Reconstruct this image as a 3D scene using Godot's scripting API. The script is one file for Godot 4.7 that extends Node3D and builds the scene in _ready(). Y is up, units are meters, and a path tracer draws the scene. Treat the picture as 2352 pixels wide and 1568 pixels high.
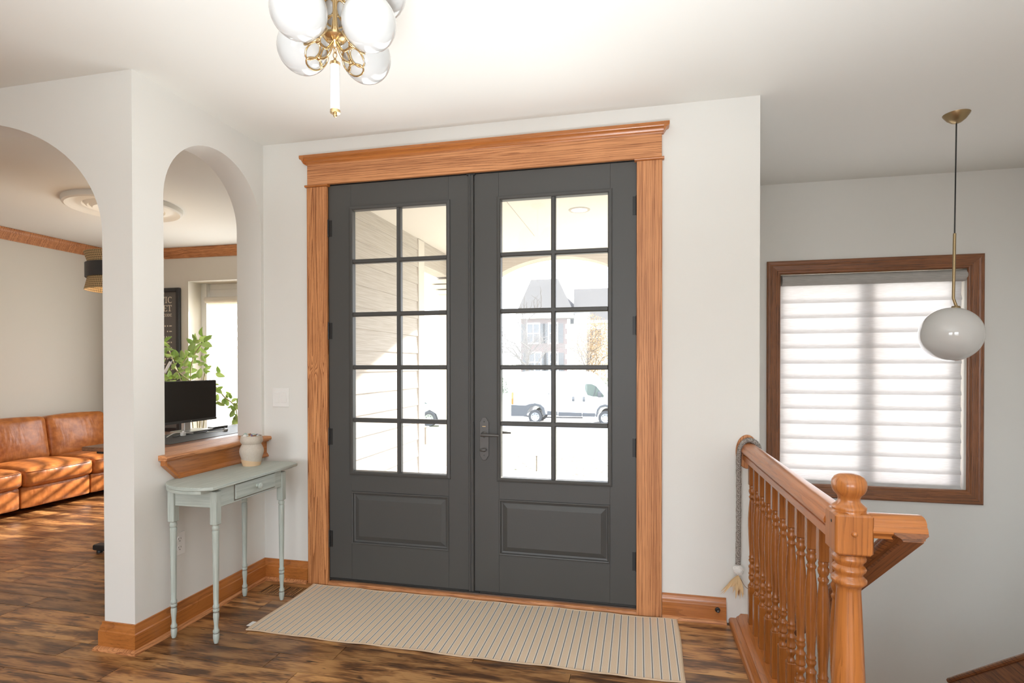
extends Node3D
# A foyer with dark double doors, arches into an office on the left and a stairwell on the right.
# World: corner of foyer at the origin, door wall on z = 0 (room on +z), arch wall on x = 0 (room on +x), y up, metres.

class Geo:
	var v := PackedVector3Array()
	var n := PackedVector3Array()
	var xf := Transform3D.IDENTITY

	func tri(a: Vector3, b: Vector3, c: Vector3, na: Vector3, nb: Vector3, nc: Vector3) -> void:
		a = xf * a; b = xf * b; c = xf * c
		na = (xf.basis * na).normalized(); nb = (xf.basis * nb).normalized(); nc = (xf.basis * nc).normalized()
		if (b - a).cross(c - a).dot(na + nb + nc) > 0.0:
			v.append(a); v.append(c); v.append(b)
			n.append(na); n.append(nc); n.append(nb)
		else:
			v.append(a); v.append(b); v.append(c)
			n.append(na); n.append(nb); n.append(nc)

	func flat(pts: Array, out: Vector3) -> void:
		var nn: Vector3 = (pts[1] - pts[0]).cross(pts[2] - pts[0]).normalized()
		if nn.dot(out) < 0: nn = -nn
		for k in range(1, pts.size() - 1):
			tri(pts[0], pts[k], pts[k + 1], nn, nn, nn)

	func quad(a: Vector3, b: Vector3, c: Vector3, d: Vector3, na: Vector3, nb: Vector3, nc: Vector3, nd: Vector3) -> void:
		tri(a, b, c, na, nb, nc)
		tri(a, c, d, na, nc, nd)

	func box(c: Vector3, s: Vector3, b := 0.0) -> Geo:
		var h := s * 0.5
		b = minf(b, minf(h.x, minf(h.y, h.z)) * 0.9)
		for ax in 3:
			var u := (ax + 1) % 3
			var w := (ax + 2) % 3
			for sg in [-1.0, 1.0]:
				var out := Vector3.ZERO
				out[ax] = sg
				var p := []
				for q in [[-1, -1], [1, -1], [1, 1], [-1, 1]]:
					var t := Vector3.ZERO
					t[ax] = sg * h[ax]; t[u] = q[0] * (h[u] - b); t[w] = q[1] * (h[w] - b)
					p.append(c + t)
				flat(p, out)
		if b > 0.0:
			for ax in 3:
				var u := (ax + 1) % 3
				var w := (ax + 2) % 3
				for su in [-1.0, 1.0]:
					for sw in [-1.0, 1.0]:
						var nu := Vector3.ZERO
						var nw := Vector3.ZERO
						nu[u] = su; nw[w] = sw
						var p := []
						for e in [[-1.0, 0], [1.0, 0], [1.0, 1], [-1.0, 1]]:
							var t := Vector3.ZERO
							t[ax] = e[0] * (h[ax] - b)
							t[u] = su * (h[u] if e[1] == 0 else h[u] - b)
							t[w] = sw * (h[w] - b if e[1] == 0 else h[w])
							p.append(c + t)
						quad(p[0], p[1], p[2], p[3], nu, nu, nw, nw)
			for sx in [-1.0, 1.0]:
				for sy in [-1.0, 1.0]:
					for sz in [-1.0, 1.0]:
						flat([c + Vector3(sx * h.x, sy * (h.y - b), sz * (h.z - b)), c + Vector3(sx * (h.x - b), sy * h.y, sz * (h.z - b)), c + Vector3(sx * (h.x - b), sy * (h.y - b), sz * h.z)], Vector3(sx, sy, sz))
		return self

	func flat4(a: Vector3, b: Vector3) -> Geo:
		flat([a, Vector3(b.x, a.y, a.z), b, Vector3(a.x, b.y, a.z)], Vector3.BACK)
		return self

	func span(a: Vector3, b: Vector3, bev := 0.0) -> Geo:
		return box((a + b) * 0.5, (b - a).abs(), bev)

	# normals of a polyline's vertices for each of its segments, smooth below the crease angle
	static func pnormals(p: PackedVector2Array, closed: bool, crease: float) -> Array:
		var m := p.size()
		var segs := m if closed else m - 1
		var sn := []
		for k in segs:
			var d := p[(k + 1) % m] - p[k]
			sn.append(Vector2(d.y, -d.x).normalized())
		var out := []
		for k in segs:
			var a: Vector2 = sn[k]
			var b: Vector2 = sn[k]
			var kp := k - 1
			var kn := k + 1
			if closed:
				kp = (k - 1 + segs) % segs
				kn = (k + 1) % segs
			if kp >= 0 and sn[kp].dot(sn[k]) > cos(crease): a = (sn[kp] + sn[k]).normalized()
			if kn < segs and sn[kn].dot(sn[k]) > cos(crease): b = (sn[kn] + sn[k]).normalized()
			out.append([a, b])
		return out

	# profile (r, y) from bottom to top or any order; outward = right of travel when going up
	func lathe(p: PackedVector2Array, c: Vector3, seg := 20, crease := 0.7, a0 := 0.0, a1 := TAU) -> Geo:
		var pn := Geo.pnormals(p, false, crease)
		for k in p.size() - 1:
			var q0 := p[k]
			var q1 := p[k + 1]
			var n0: Vector2 = pn[k][0]
			var n1: Vector2 = pn[k][1]
			for s in seg:
				var t0 := lerpf(a0, a1, float(s) / seg)
				var t1 := lerpf(a0, a1, float(s + 1) / seg)
				var d0 := Vector3(cos(t0), 0, sin(t0))
				var d1 := Vector3(cos(t1), 0, sin(t1))
				var up := Vector3.UP
				if q0.x > 1e-6: tri(c + d0 * q0.x + up * q0.y, c + d1 * q0.x + up * q0.y, c + d1 * q1.x + up * q1.y, d0 * n0.x + up * n0.y, d1 * n0.x + up * n0.y, d1 * n1.x + up * n1.y)
				if q1.x > 1e-6: tri(c + d0 * q0.x + up * q0.y, c + d1 * q1.x + up * q1.y, c + d0 * q1.x + up * q1.y, d0 * n0.x + up * n0.y, d1 * n1.x + up * n1.y, d0 * n1.x + up * n1.y)
		return self

	func ball(c: Vector3, r: Vector3, rings := 14, seg := 24) -> Geo:
		for i in rings:
			var t0 := PI * i / rings
			var t1 := PI * (i + 1) / rings
			for j in seg:
				var p0 := TAU * j / seg
				var p1 := TAU * (j + 1) / seg
				var q := []
				for e in [[t0, p0], [t0, p1], [t1, p1], [t1, p0]]:
					q.append(Vector3(sin(e[0]) * cos(e[1]), cos(e[0]), sin(e[0]) * sin(e[1])))
				var inv := Vector3(1 / r.x, 1 / r.y, 1 / r.z)
				if i > 0: tri(c + q[0] * r, c + q[1] * r, c + q[2] * r, q[0] * inv, q[1] * inv, q[2] * inv)
				if i == 0 or i < rings - 1: tri(c + q[0] * r, c + q[2] * r, c + q[3] * r, q[0] * inv, q[2] * inv, q[3] * inv)
		return self

	func tube(pts: Array, rad, seg := 10) -> Geo:
		var m := pts.size()
		var side := Vector3.ZERO
		var rings := []
		for k in m:
			var d: Vector3 = (pts[mini(k + 1, m - 1)] - pts[maxi(k - 1, 0)]).normalized()
			if k == 0: side = d.cross(Vector3(0.13, 0.98, 0.21)).normalized() if absf(d.y) < 0.9 else d.cross(Vector3.RIGHT).normalized()
			else: side = (side - d * side.dot(d)).normalized()
			var other := d.cross(side)
			var r: float = rad if rad is float else rad[k]
			var ring := []
			for s in seg:
				var t := TAU * s / seg
				var o := side * cos(t) + other * sin(t)
				ring.append([pts[k] + o * r, o])
			rings.append(ring)
			if k == 0 or k == m - 1:
				for s in seg:
					flat([pts[k], ring[s][0], pts[k] + (side * cos(TAU * (s + 1) / seg) + other * sin(TAU * (s + 1) / seg)) * r], -d if k == 0 else d)
		for k in m - 1:
			for s in seg:
				var a: Array = rings[k][s]
				var b: Array = rings[k][(s + 1) % seg]
				var c: Array = rings[k + 1][(s + 1) % seg]
				var e: Array = rings[k + 1][s]
				quad(a[0], b[0], c[0], e[0], a[1], b[1], c[1], e[1])
		return self

	# closed profile (x = out, y = along up) carried along a path with mitred corners; out = up x direction
	func sweep(p: PackedVector2Array, path: Array, up := Vector3.UP, closed := false, crease := 0.5) -> Geo:
		var area := 0.0
		for k in p.size():
			area += p[k].cross(p[(k + 1) % p.size()])
		if area < 0: p.reverse()
		var pn := Geo.pnormals(p, true, crease)
		var m := path.size()
		var segs := m if closed else m - 1
		var dirs := []
		for k in segs:
			dirs.append((path[(k + 1) % m] - path[k]).normalized())
		var outs := []
		for k in m:
			var a: Vector3 = dirs[k - 1] if k > 0 else (dirs[segs - 1] if closed else dirs[0])
			var b: Vector3 = dirs[k] if k < segs else dirs[segs - 1]
			var oa := up.cross(a).normalized()
			var ob := up.cross(b).normalized()
			var o := (oa + ob).normalized()
			outs.append(o / maxf(o.dot(oa), 0.2))
		for k in segs:
			var o0: Vector3 = outs[k]
			var o1: Vector3 = outs[(k + 1) % m]
			var nv := up.cross(dirs[k]).normalized()
			for j in p.size():
				var q0 := p[j]
				var q1 := p[(j + 1) % p.size()]
				var n0: Vector3 = nv * pn[j][0].x + up * pn[j][0].y
				var n1: Vector3 = nv * pn[j][1].x + up * pn[j][1].y
				quad(path[k] + o0 * q0.x + up * q0.y, path[(k + 1) % m] + o1 * q0.x + up * q0.y, path[(k + 1) % m] + o1 * q1.x + up * q1.y, path[k] + o0 * q1.x + up * q1.y, n0, n0, n1, n1)
		if not closed:
			var ids := Geometry2D.triangulate_polygon(p)
			for e in [0, m - 1]:
				var dd: Vector3 = -dirs[0] if e == 0 else dirs[segs - 1]
				for t in range(0, ids.size(), 3):
					var q := []
					for z in 3: q.append(path[e] + outs[e] * p[ids[t + z]].x + up * p[ids[t + z]].y)
					flat(q, dd)
		return self

	# polygon in the xy plane of t, extruded from z0 to z1
	func extrude(p: PackedVector2Array, z0: float, z1: float, t := Transform3D.IDENTITY, crease := 0.45, bev := 0.0) -> Geo:
		var old := xf
		xf = xf * t
		var area := 0.0
		for k in p.size():
			area += p[k].cross(p[(k + 1) % p.size()])
		if area < 0: p.reverse()
		var pn := Geo.pnormals(p, true, crease)
		var inner := p
		if bev > 0.0:
			inner = PackedVector2Array()
			var m := p.size()
			for k in m:
				var na: Vector2 = pn[(k - 1 + m) % m][1]
				var nb: Vector2 = pn[k][0]
				var o := (na + nb).normalized()
				inner.append(p[k] - o * bev / maxf(o.dot(nb), 0.4))
		var ids := Geometry2D.triangulate_polygon(inner)
		for t3 in range(0, ids.size(), 3):
			for z in [z0, z1]:
				var q := []
				for e in 3: q.append(Vector3(inner[ids[t3 + e]].x, inner[ids[t3 + e]].y, z))
				flat(q, Vector3(0, 0, signf(z - (z0 + z1) * 0.5)))
		var lo := minf(z0, z1)
		var hi := maxf(z0, z1)
		for j in p.size():
			var k := (j + 1) % p.size()
			var n0 := Vector3(pn[j][0].x, pn[j][0].y, 0)
			var n1 := Vector3(pn[j][1].x, pn[j][1].y, 0)
			quad(Vector3(p[j].x, p[j].y, lo + bev), Vector3(p[k].x, p[k].y, lo + bev), Vector3(p[k].x, p[k].y, hi - bev), Vector3(p[j].x, p[j].y, hi - bev), n0, n1, n1, n0)
			if bev > 0.0:
				for e in [[lo, -1.0], [hi, 1.0]]:
					var nz := Vector3(0, 0, e[1])
					quad(Vector3(p[j].x, p[j].y, e[0] - e[1] * bev), Vector3(p[k].x, p[k].y, e[0] - e[1] * bev), Vector3(inner[k].x, inner[k].y, e[0]), Vector3(inner[j].x, inner[j].y, e[0]), n0, n1, nz, nz)
		xf = old
		return self

	# smooth surface f(u, v), u and v in 0..1
	func sheet(nu: int, nv: int, f: Callable, out := Vector3.UP) -> Geo:
		var pts := []
		for i in nu + 1:
			var row := []
			for j in nv + 1:
				row.append(f.call(float(i) / nu, float(j) / nv))
			pts.append(row)
		var nor := []
		for i in nu + 1:
			var row := []
			for j in nv + 1:
				var du: Vector3 = pts[mini(i + 1, nu)][j] - pts[maxi(i - 1, 0)][j]
				var dv: Vector3 = pts[i][mini(j + 1, nv)] - pts[i][maxi(j - 1, 0)]
				var nn := du.cross(dv).normalized()
				row.append(nn if nn.dot(out) >= 0 else -nn)
			nor.append(row)
		for i in nu:
			for j in nv:
				quad(pts[i][j], pts[i + 1][j], pts[i + 1][j + 1], pts[i][j + 1], nor[i][j], nor[i + 1][j], nor[i + 1][j + 1], nor[i][j + 1])
		return self

	# soft cushion: a rounded box whose faces swell
	func cushion(c: Vector3, s: Vector3, r: float, puff: Vector3, m := 12) -> Geo:
		var h := s * 0.5
		var f := func(d: Vector3) -> Vector3:
			var inner := (h - Vector3.ONE * r).max(Vector3.ONE * 0.001)
			var q := d * h
			var core := q.clamp(-inner, inner)
			var o := q - core
			var p := core + (o.normalized() * r if o.length() > 1e-6 else Vector3.ZERO)
			var e := Vector3.ONE - d * d
			return c + p + Vector3(signf(d.x) * puff.x * e.y * e.z * absf(d.x), signf(d.y) * puff.y * e.x * e.z * absf(d.y), signf(d.z) * puff.z * e.x * e.y * absf(d.z))
		for ax in 3:
			for sg in [-1.0, 1.0]:
				var out := Vector3.ZERO
				out[ax] = sg
				sheet(m, m, func(u: float, w: float) -> Vector3:
					var d := Vector3.ZERO
					d[ax] = sg
					d[(ax + 1) % 3] = sin((u - 0.5) * PI) * 0.35 + (u * 2 - 1) * 0.65
					d[(ax + 2) % 3] = sin((w - 0.5) * PI) * 0.35 + (w * 2 - 1) * 0.65
					return f.call(d), out)
		return self

var rng := RandomNumberGenerator.new()
var used := {}
var M := {}

func numbered(called: String) -> String:
	var k: int = used.get(called, 0)
	used[called] = k + 1
	return called if k == 0 else "%s_%03d" % [called, k]

func origin_of(o: Node) -> Vector3:
	var p := Vector3.ZERO
	while o != self and o is Node3D:
		p += o.position
		o = o.get_parent()
	return p

func to_mesh(g: Geo, grain := -1, tile := Vector2(1, 1), off := Vector2.ZERO, shift := Vector3.ZERO) -> ArrayMesh:
	var a := []
	a.resize(Mesh.ARRAY_MAX)
	var nv := g.v.size()
	if grain < 0 and nv > 0:
		var bb := AABB(g.v[0], Vector3.ZERO)
		for p in g.v: bb = bb.expand(p)
		grain = bb.size.max_axis_index()
	var uv := PackedVector2Array()
	uv.resize(nv)
	var vv := PackedVector3Array()
	vv.resize(nv)
	var o1 := (grain + 1) % 3
	var o2 := (grain + 2) % 3
	for k in range(0, nv, 3):
		var fn := (g.v[k + 1] - g.v[k]).cross(g.v[k + 2] - g.v[k]).normalized().abs()
		var ua := grain
		var va := o1 if fn[o1] < fn[o2] else o2
		var us := tile.x
		if fn[grain] > 0.8:
			ua = o1; va = o2; us = tile.y
		for j in 3:
			var p := g.v[k + j]
			uv[k + j] = Vector2(p[ua] / us + off.x, p[va] / tile.y + off.y)
			vv[k + j] = p - shift
	a[Mesh.ARRAY_VERTEX] = vv
	a[Mesh.ARRAY_NORMAL] = g.n
	a[Mesh.ARRAY_TEX_UV] = uv
	var m := ArrayMesh.new()
	m.add_surface_from_arrays(Mesh.PRIMITIVE_TRIANGLES, a)
	return m

# commits a Geo given in world coordinates as ONE named mesh under parent
func obj(called: String, g: Geo, mat: Material, parent: Node = self, grain := -1, tile := Vector2(1.2, 0.3)) -> MeshInstance3D:
	var o := MeshInstance3D.new()
	var bb := AABB(g.v[0], Vector3.ZERO)
	for p in g.v: bb = bb.expand(p)
	if grain < 0: grain = bb.size.max_axis_index()
	var off := Vector2(rng.randf(), rng.randf())
	var room := 1.0 - bb.size[grain] / tile.x
	if room > 0.0: off.x = -bb.position[grain] / tile.x + room * off.x   # the piece stays within one repeat
	o.mesh = to_mesh(g, grain, tile, off, origin_of(parent))
	o.mesh.surface_set_material(0, mat)
	o.name = numbered(called) if parent == self else called
	parent.add_child(o, true)
	return o

# several pieces of one kind, each its own mesh
func pieces(called: String, list: Array, mat: Material, parent: Node, grain := -1, tile := Vector2(1.2, 0.3)) -> void:
	for g in list: obj(called, g, mat, parent, grain, tile)

func bits(called: String, g: Geo, mat: Material, parent: Node) -> void:
	obj(called, g, mat, parent).set_meta("kind", "stuff")

func tag(o: Node, label: String, category: String, group := "", kind := "") -> Node:
	o.set_meta("label", label)
	o.set_meta("category", category)
	if group: o.set_meta("group", group)
	if kind: o.set_meta("kind", kind)
	return o

func thing(called: String, label: String, category: String, at := Vector3.ZERO, group := "", kind := "") -> Node3D:
	var o := Node3D.new()
	o.name = numbered(called)
	o.position = at
	add_child(o)
	tag(o, label, category, group, kind)
	return o

func struct(called: String, g: Geo, mat: Material, label: String, category: String, grain := -1, tile := Vector2(1.2, 0.3)) -> MeshInstance3D:
	var o := obj(called, g, mat, self, grain, tile)
	tag(o, label, category, "", "structure")
	return o

func geo() -> Geo:
	return Geo.new()

func v2(a: Array) -> PackedVector2Array:
	var p := PackedVector2Array()
	for k in range(0, a.size(), 2): p.append(Vector2(a[k], a[k + 1]))
	return p

func smooth_path(pts: Array, per := 6) -> Array:
	var c := Curve3D.new()
	for k in pts.size():
		var t: Vector3 = (pts[mini(k + 1, pts.size() - 1)] - pts[maxi(k - 1, 0)]) / 6.0
		c.add_point(pts[k], -t, t)
	var out := []
	for k in pts.size() - 1:
		for s in per: out.append(c.sample(k, float(s) / per))
	out.append(pts[-1])
	return out

# ---------------------------------------------------------------- textures
func field(sd: int, w: int, h: int, sx: int, sy: int, freq: float, oct := 3) -> PackedByteArray:
	var f := FastNoiseLite.new()
	f.seed = sd
	f.noise_type = FastNoiseLite.TYPE_SIMPLEX_SMOOTH
	f.frequency = freq
	f.fractal_octaves = oct
	var im := f.get_seamless_image(maxi(w / sx, 8), maxi(h / sy, 8))
	im.convert(Image.FORMAT_L8)
	im.resize(w, h, Image.INTERPOLATE_CUBIC)
	return im.get_data()

func tex_of(w: int, h: int, rgb: PackedByteArray) -> ImageTexture:
	return ImageTexture.create_from_image(Image.create_from_data(w, h, false, Image.FORMAT_RGB8, rgb))

func wood_tex(sd: int, w: int, h: int, light: Color, dark: Color, rings: int, wave: float, ringy: float, porey: float) -> ImageTexture:
	var a := field(sd, w, h, 26, 2, 0.020, 2)
	var b := field(sd + 1, w, h, 32, 1, 0.30, 2)
	var c := field(sd + 2, w, h, 6, 1, 0.012, 3)
	var out := PackedByteArray()
	out.resize(w * h * 3)
	for y in h:
		for x in w:
			var i := y * w + x
			var r := fposmod(float(y) / h * rings + (a[i] / 255.0) * wave, 1.0)
			var t := r * r * r * ringy
			var p := clampf((b[i] / 255.0 - 0.5) * 3.2, 0.0, 1.0) * porey * (0.45 + t)
			var k := clampf(t * 0.7 + p + (c[i] / 255.0 - 0.5) * 0.5, 0.0, 1.0)
			var col := light.lerp(dark, k)
			out[i * 3] = int(col.r * 255); out[i * 3 + 1] = int(col.g * 255); out[i * 3 + 2] = int(col.b * 255)
	return tex_of(w, h, out)

func plank_tex(sd: int, w: int, h: int) -> ImageTexture:
	var a := field(sd, w, h, 6, 2, 0.022, 3)
	var b := field(sd + 1, w, h, 14, 1, 0.12, 3)
	var c := field(sd + 2, w, h, 3, 1, 0.012, 4)
	var d := field(sd + 3, w, h, 3, 1, 0.03, 2)
	var out := PackedByteArray()
	out.resize(w * h * 3)
	var light := Color8(206, 158, 102)
	var mid := Color8(160, 113, 68)
	var dark := Color8(78, 50, 30)
	for y in h:
		for x in w:
			var i := y * w + x
			var r := absf(fposmod(float(y) / h * 9.0 + (a[i] / 255.0) * 5.0, 1.0) - 0.5) * 2.0
			var t := clampf((c[i] / 255.0 - 0.5) * 1.9 + 0.48 + (r - 0.5) * 0.28 + (b[i] / 255.0 - 0.5) * 0.8, 0.0, 1.0)
			var col := light.lerp(mid, minf(t * 2.0, 1.0)) if t < 0.5 else mid.lerp(dark, (t - 0.5) * 1.6)
			var knot := clampf((d[i] / 255.0 - 0.80) * 7.0, 0.0, 1.0)
			col = col.lerp(Color8(40, 26, 18), knot * 0.8)
			out[i * 3] = int(col.r * 255); out[i * 3 + 1] = int(col.g * 255); out[i * 3 + 2] = int(col.b * 255)
	return tex_of(w, h, out)

func blend_tex(sd: int, w: int, h: int, c0: Color, c1: Color, sx: int, sy: int, freq: float, gain := 1.0, oct := 3) -> ImageTexture:
	var a := field(sd, w, h, sx, sy, freq, oct)
	var out := PackedByteArray()
	out.resize(w * h * 3)
	for i in w * h:
		var col := c0.lerp(c1, clampf((a[i] / 255.0 - 0.5) * gain + 0.5, 0, 1))
		out[i * 3] = int(col.r * 255); out[i * 3 + 1] = int(col.g * 255); out[i * 3 + 2] = int(col.b * 255)
	return tex_of(w, h, out)

func height_tex(sd: int, w: int, h: int, sx: int, sy: int, freq: float, oct := 3) -> ImageTexture:
	var a := field(sd, w, h, sx, sy, freq, oct)
	return ImageTexture.create_from_image(Image.create_from_data(w, h, false, Image.FORMAT_L8, a))

func rug_tex() -> ImageTexture:
	# one repeat of the weave: a tan band, then white, a dotted black line, white
	var w := 96
	var h := 64
	var out := PackedByteArray()
	out.resize(w * h * 3)
	rng.seed = 5
	for y in h:
		for x in w:
			var col := Color8(246, 220, 188)
			var rib := (x % 6)
			if x >= 66:
				if x < 76 or x >= 86: col = Color8(238, 232, 222)
				else: col = Color8(58, 56, 56) if (y % 4) < 3 else Color8(205, 198, 188)
			elif rib < 2: col = col.darkened(0.12)
			if (y % 4) == 0: col = col.darkened(0.07)
			col = col.lightened(rng.randf() * 0.10).darkened(rng.randf() * 0.08)
			var i := y * w + x
			out[i * 3] = int(col.r * 255); out[i * 3 + 1] = int(col.g * 255); out[i * 3 + 2] = int(col.b * 255)
	return tex_of(w, h, out)

func brick_tex() -> ImageTexture:
	var w := 256
	var h := 256
	var out := PackedByteArray()
	out.resize(w * h * 3)
	rng.seed = 9
	var tone := {}
	for y in h:
		var row := y / 16
		for x in w:
			var xo := (x + (16 if row % 2 else 0)) % w
			var key := row * 100 + xo / 32
			if not tone.has(key): tone[key] = Color8(116, 86, 76).lerp(Color8(90, 68, 64), rng.randf())
			var col: Color = tone[key]
			if y % 16 < 2 or xo % 32 < 2: col = Color8(158, 150, 144)
			var i := y * w + x
			out[i * 3] = int(col.r * 255); out[i * 3 + 1] = int(col.g * 255); out[i * 3 + 2] = int(col.b * 255)
	return tex_of(w, h, out)

func weave_tex() -> ImageTexture:
	var w := 128
	var h := 128
	var out := PackedByteArray()
	out.resize(w * h * 3)
	for y in h:
		for x in w:
			var cx := (x / 16) % 2
			var cy := (y / 16) % 2
			var lx := (x % 16) / 15.0 - 0.5
			var ly := (y % 16) / 15.0 - 0.5
			var col := Color8(218, 184, 132)
			var e := (lx if cx == cy else ly)
			col = col.darkened(absf(e) * 0.9)
			if absf(lx) > 0.42 and absf(ly) > 0.42: col = Color8(60, 44, 28)
			var i := y * w + x
			out[i * 3] = int(col.r * 255); out[i * 3 + 1] = int(col.g * 255); out[i * 3 + 2] = int(col.b * 255)
	return tex_of(w, h, out)

func speckle_tex() -> ImageTexture:
	var w := 256
	var h := 256
	var out := PackedByteArray()
	out.resize(w * h * 3)
	rng.seed = 21
	for i in w * h:
		var col := Color8(214, 203, 188).darkened(rng.randf() * 0.12)
		var k := rng.randf()
		if k < 0.10: col = Color8(176, 142, 108)
		elif k < 0.16: col = Color8(158, 150, 142)
		elif k < 0.26: col = Color8(236, 230, 220)
		out[i * 3] = int(col.r * 255); out[i * 3 + 1] = int(col.g * 255); out[i * 3 + 2] = int(col.b * 255)
	return tex_of(w, h, out)

func mat(c: Color, rough := 0.6, tex: Texture2D = null, metal := 0.0) -> StandardMaterial3D:
	var m := StandardMaterial3D.new()
	m.albedo_color = c
	m.roughness = rough
	m.metallic = metal
	if tex: m.albedo_texture = tex
	return m

func bump(m: StandardMaterial3D, t: Texture2D, cm: float) -> StandardMaterial3D:
	m.heightmap_enabled = true
	m.heightmap_texture = t
	m.heightmap_scale = cm
	return m

func make_materials() -> void:
	var W := Color.WHITE
	M.wall = mat(Color8(230, 228, 222), 0.75)
	M.ceiling = mat(Color8(236, 235, 229), 0.85)
	M.office_wall = mat(Color8(222, 217, 206), 0.75)
	var cath := wood_tex(11, 1024, 256, Color8(216, 150, 96), Color8(136, 78, 38), 6, 6.5, 1.15, 0.95)
	var straight := wood_tex(12, 1024, 256, Color8(212, 147, 96), Color8(138, 80, 42), 16, 1.8, 0.7, 1.25)
	var honey := wood_tex(13, 1024, 256, Color8(188, 116, 56), Color8(134, 77, 33), 9, 2.4, 0.5, 0.55)
	var brown := wood_tex(14, 1024, 256, Color8(146, 90, 50), Color8(78, 44, 22), 14, 1.4, 0.6, 1.0)
	M.oak_cath = mat(W, 0.5, cath)
	M.oak = mat(W, 0.5, straight)
	M.honey = mat(W, 0.30, honey)
	M.brown = mat(W, 0.42, brown)
	M.baluster = mat(Color8(222, 216, 196), 0.26, honey)
	M.rail = mat(Color8(255, 246, 236), 0.30, honey)
	for m in [M.honey, M.brown, M.baluster, M.rail]:
		m.clearcoat_enabled = true
		m.clearcoat = 0.35
		m.clearcoat_roughness = 0.22
	var pt := plank_tex(31, 1024, 512)
	var pt2 := plank_tex(47, 1024, 512)
	M.planks = []
	for k in 6:
		var m := mat([Color8(255, 250, 245), Color8(228, 222, 218), Color8(205, 198, 194), Color8(245, 232, 220), Color8(218, 205, 196), Color8(190, 182, 178)][k], 0.33, pt if k % 2 else pt2)
		m.clearcoat_enabled = true
		m.clearcoat = 0.25
		m.clearcoat_roughness = 0.3
		M.planks.append(m)
	M.subfloor = mat(Color8(40, 28, 20), 0.9)
	M.door = mat(Color8(73, 72, 70), 0.45)
	M.black = mat(Color8(34, 33, 32), 0.45)
	M.iron = mat(Color8(92, 90, 88), 0.40, null, 0.45)
	M.glass = mat(Color(0.95, 0.98, 1.0, 0.05), 0.02)
	M.glass.transparency = BaseMaterial3D.TRANSPARENCY_ALPHA
	var paint := blend_tex(51, 512, 256, Color8(190, 199, 193), Color8(172, 182, 176), 10, 1, 0.06, 1.6)
	M.paint = mat(Color8(255, 253, 250), 0.5, paint)
	M.paint_wear = mat(Color8(120, 116, 106), 0.7)
	M.brass = mat(Color8(222, 194, 146), 0.22, null, 0.95)
	M.aged = mat(Color8(168, 146, 110), 0.35, null, 0.9)
	M.opal = mat(Color8(198, 197, 194), 0.08)
	M.opal.clearcoat_enabled = true
	M.opal.clearcoat = 0.6
	M.opal.clearcoat_roughness = 0.03
	M.opal_pendant = M.opal.duplicate()
	M.opal_pendant.albedo_color = Color8(216, 214, 210)
	M.white = mat(Color8(240, 238, 234), 0.35)
	M.wht_matte = mat(Color8(238, 236, 232), 0.7)
	M.rug = mat(W, 0.95, rug_tex())
	M.rug_edge = mat(Color8(206, 180, 152), 0.95)
	var leather := blend_tex(61, 512, 512, Color8(196, 122, 62), Color8(160, 92, 42), 1, 1, 0.012, 1.4, 4)
	M.leather = bump(mat(W, 0.36, leather), height_tex(62, 512, 512, 1, 4, 0.016, 3), 0.25)
	M.leather_dark = mat(Color8(70, 40, 22), 0.6)
	M.fabric = mat(W, 0.9, blend_tex(71, 256, 256, Color8(246, 244, 242), Color8(228, 224, 220), 24, 1, 0.25, 1.2, 2))
	M.fabric.backlight_enabled = true
	M.fabric.backlight = Color(0.90, 0.91, 0.93)
	M.fabric2 = mat(W, 0.9, blend_tex(73, 256, 256, Color8(246, 240, 232), Color8(228, 220, 210), 24, 1, 0.25, 1.2, 2))
	M.fabric2.backlight_enabled = true
	M.fabric2.backlight = Color(1.0, 0.97, 0.93)
	M.cassette = mat(W, 0.8, blend_tex(72, 256, 256, Color8(186, 182, 176), Color8(166, 162, 156), 24, 1, 0.25, 1.4, 2))
	M.cassette2 = mat(Color8(224, 217, 206), 0.8)
	M.siding = mat(Color8(192, 184, 176), 0.8, blend_tex(81, 256, 256, Color8(255, 255, 255), Color8(232, 228, 222), 12, 1, 0.08, 1.5))
	M.ext_trim = mat(Color8(212, 204, 194), 0.8)
	M.ext_ceiling = mat(Color8(222, 214, 204), 0.85)
	M.brick = mat(W, 0.9, brick_tex())
	M.woven = mat(W, 0.8, weave_tex())
	M.woven.backlight_enabled = true
	M.woven.backlight = Color(0.25, 0.2, 0.12)
	M.stoneware = mat(W, 0.75, speckle_tex())
	M.clay = mat(Color8(216, 184, 146), 0.7)
	M.leaf = mat(Color8(110, 138, 66), 0.4)
	M.leaf.backlight_enabled = true
	M.leaf.backlight = Color(0.28, 0.34, 0.13)
	M.leaf2 = mat(Color8(136, 162, 92), 0.4)
	M.leaf2.backlight_enabled = true
	M.leaf2.backlight = Color(0.34, 0.38, 0.2)
	M.stem = mat(Color8(168, 160, 122), 0.7)
	M.screen = mat(Color8(22, 22, 23), 0.28)
	M.plastic = mat(Color8(70, 70, 70), 0.5)
	M.silver = mat(Color8(206, 206, 204), 0.3, null, 0.8)
	M.poster = mat(Color8(106, 102, 98), 0.7)
	M.print = mat(Color8(226, 216, 198), 0.8)
	M.frame = mat(Color8(48, 48, 50), 0.45)
	M.felt = mat(W, 1.0, blend_tex(91, 128, 128, Color8(186, 178, 170), Color8(112, 104, 97), 1, 1, 0.09, 2.2, 3))
	M.wool = mat(Color8(240, 236, 230), 1.0)
	M.feather = mat(Color8(228, 196, 148), 0.8)
	M.feather.backlight_enabled = true
	M.feather.backlight = Color(0.4, 0.3, 0.18)
	M.feather_dark = mat(Color8(150, 104, 62), 0.7)
	M.grass = mat(W, 1.0, blend_tex(95, 256, 256, Color8(170, 164, 142), Color8(136, 136, 108), 1, 1, 0.06, 1.5, 4))
	M.concrete = mat(Color8(196, 192, 186), 0.9)
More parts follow.
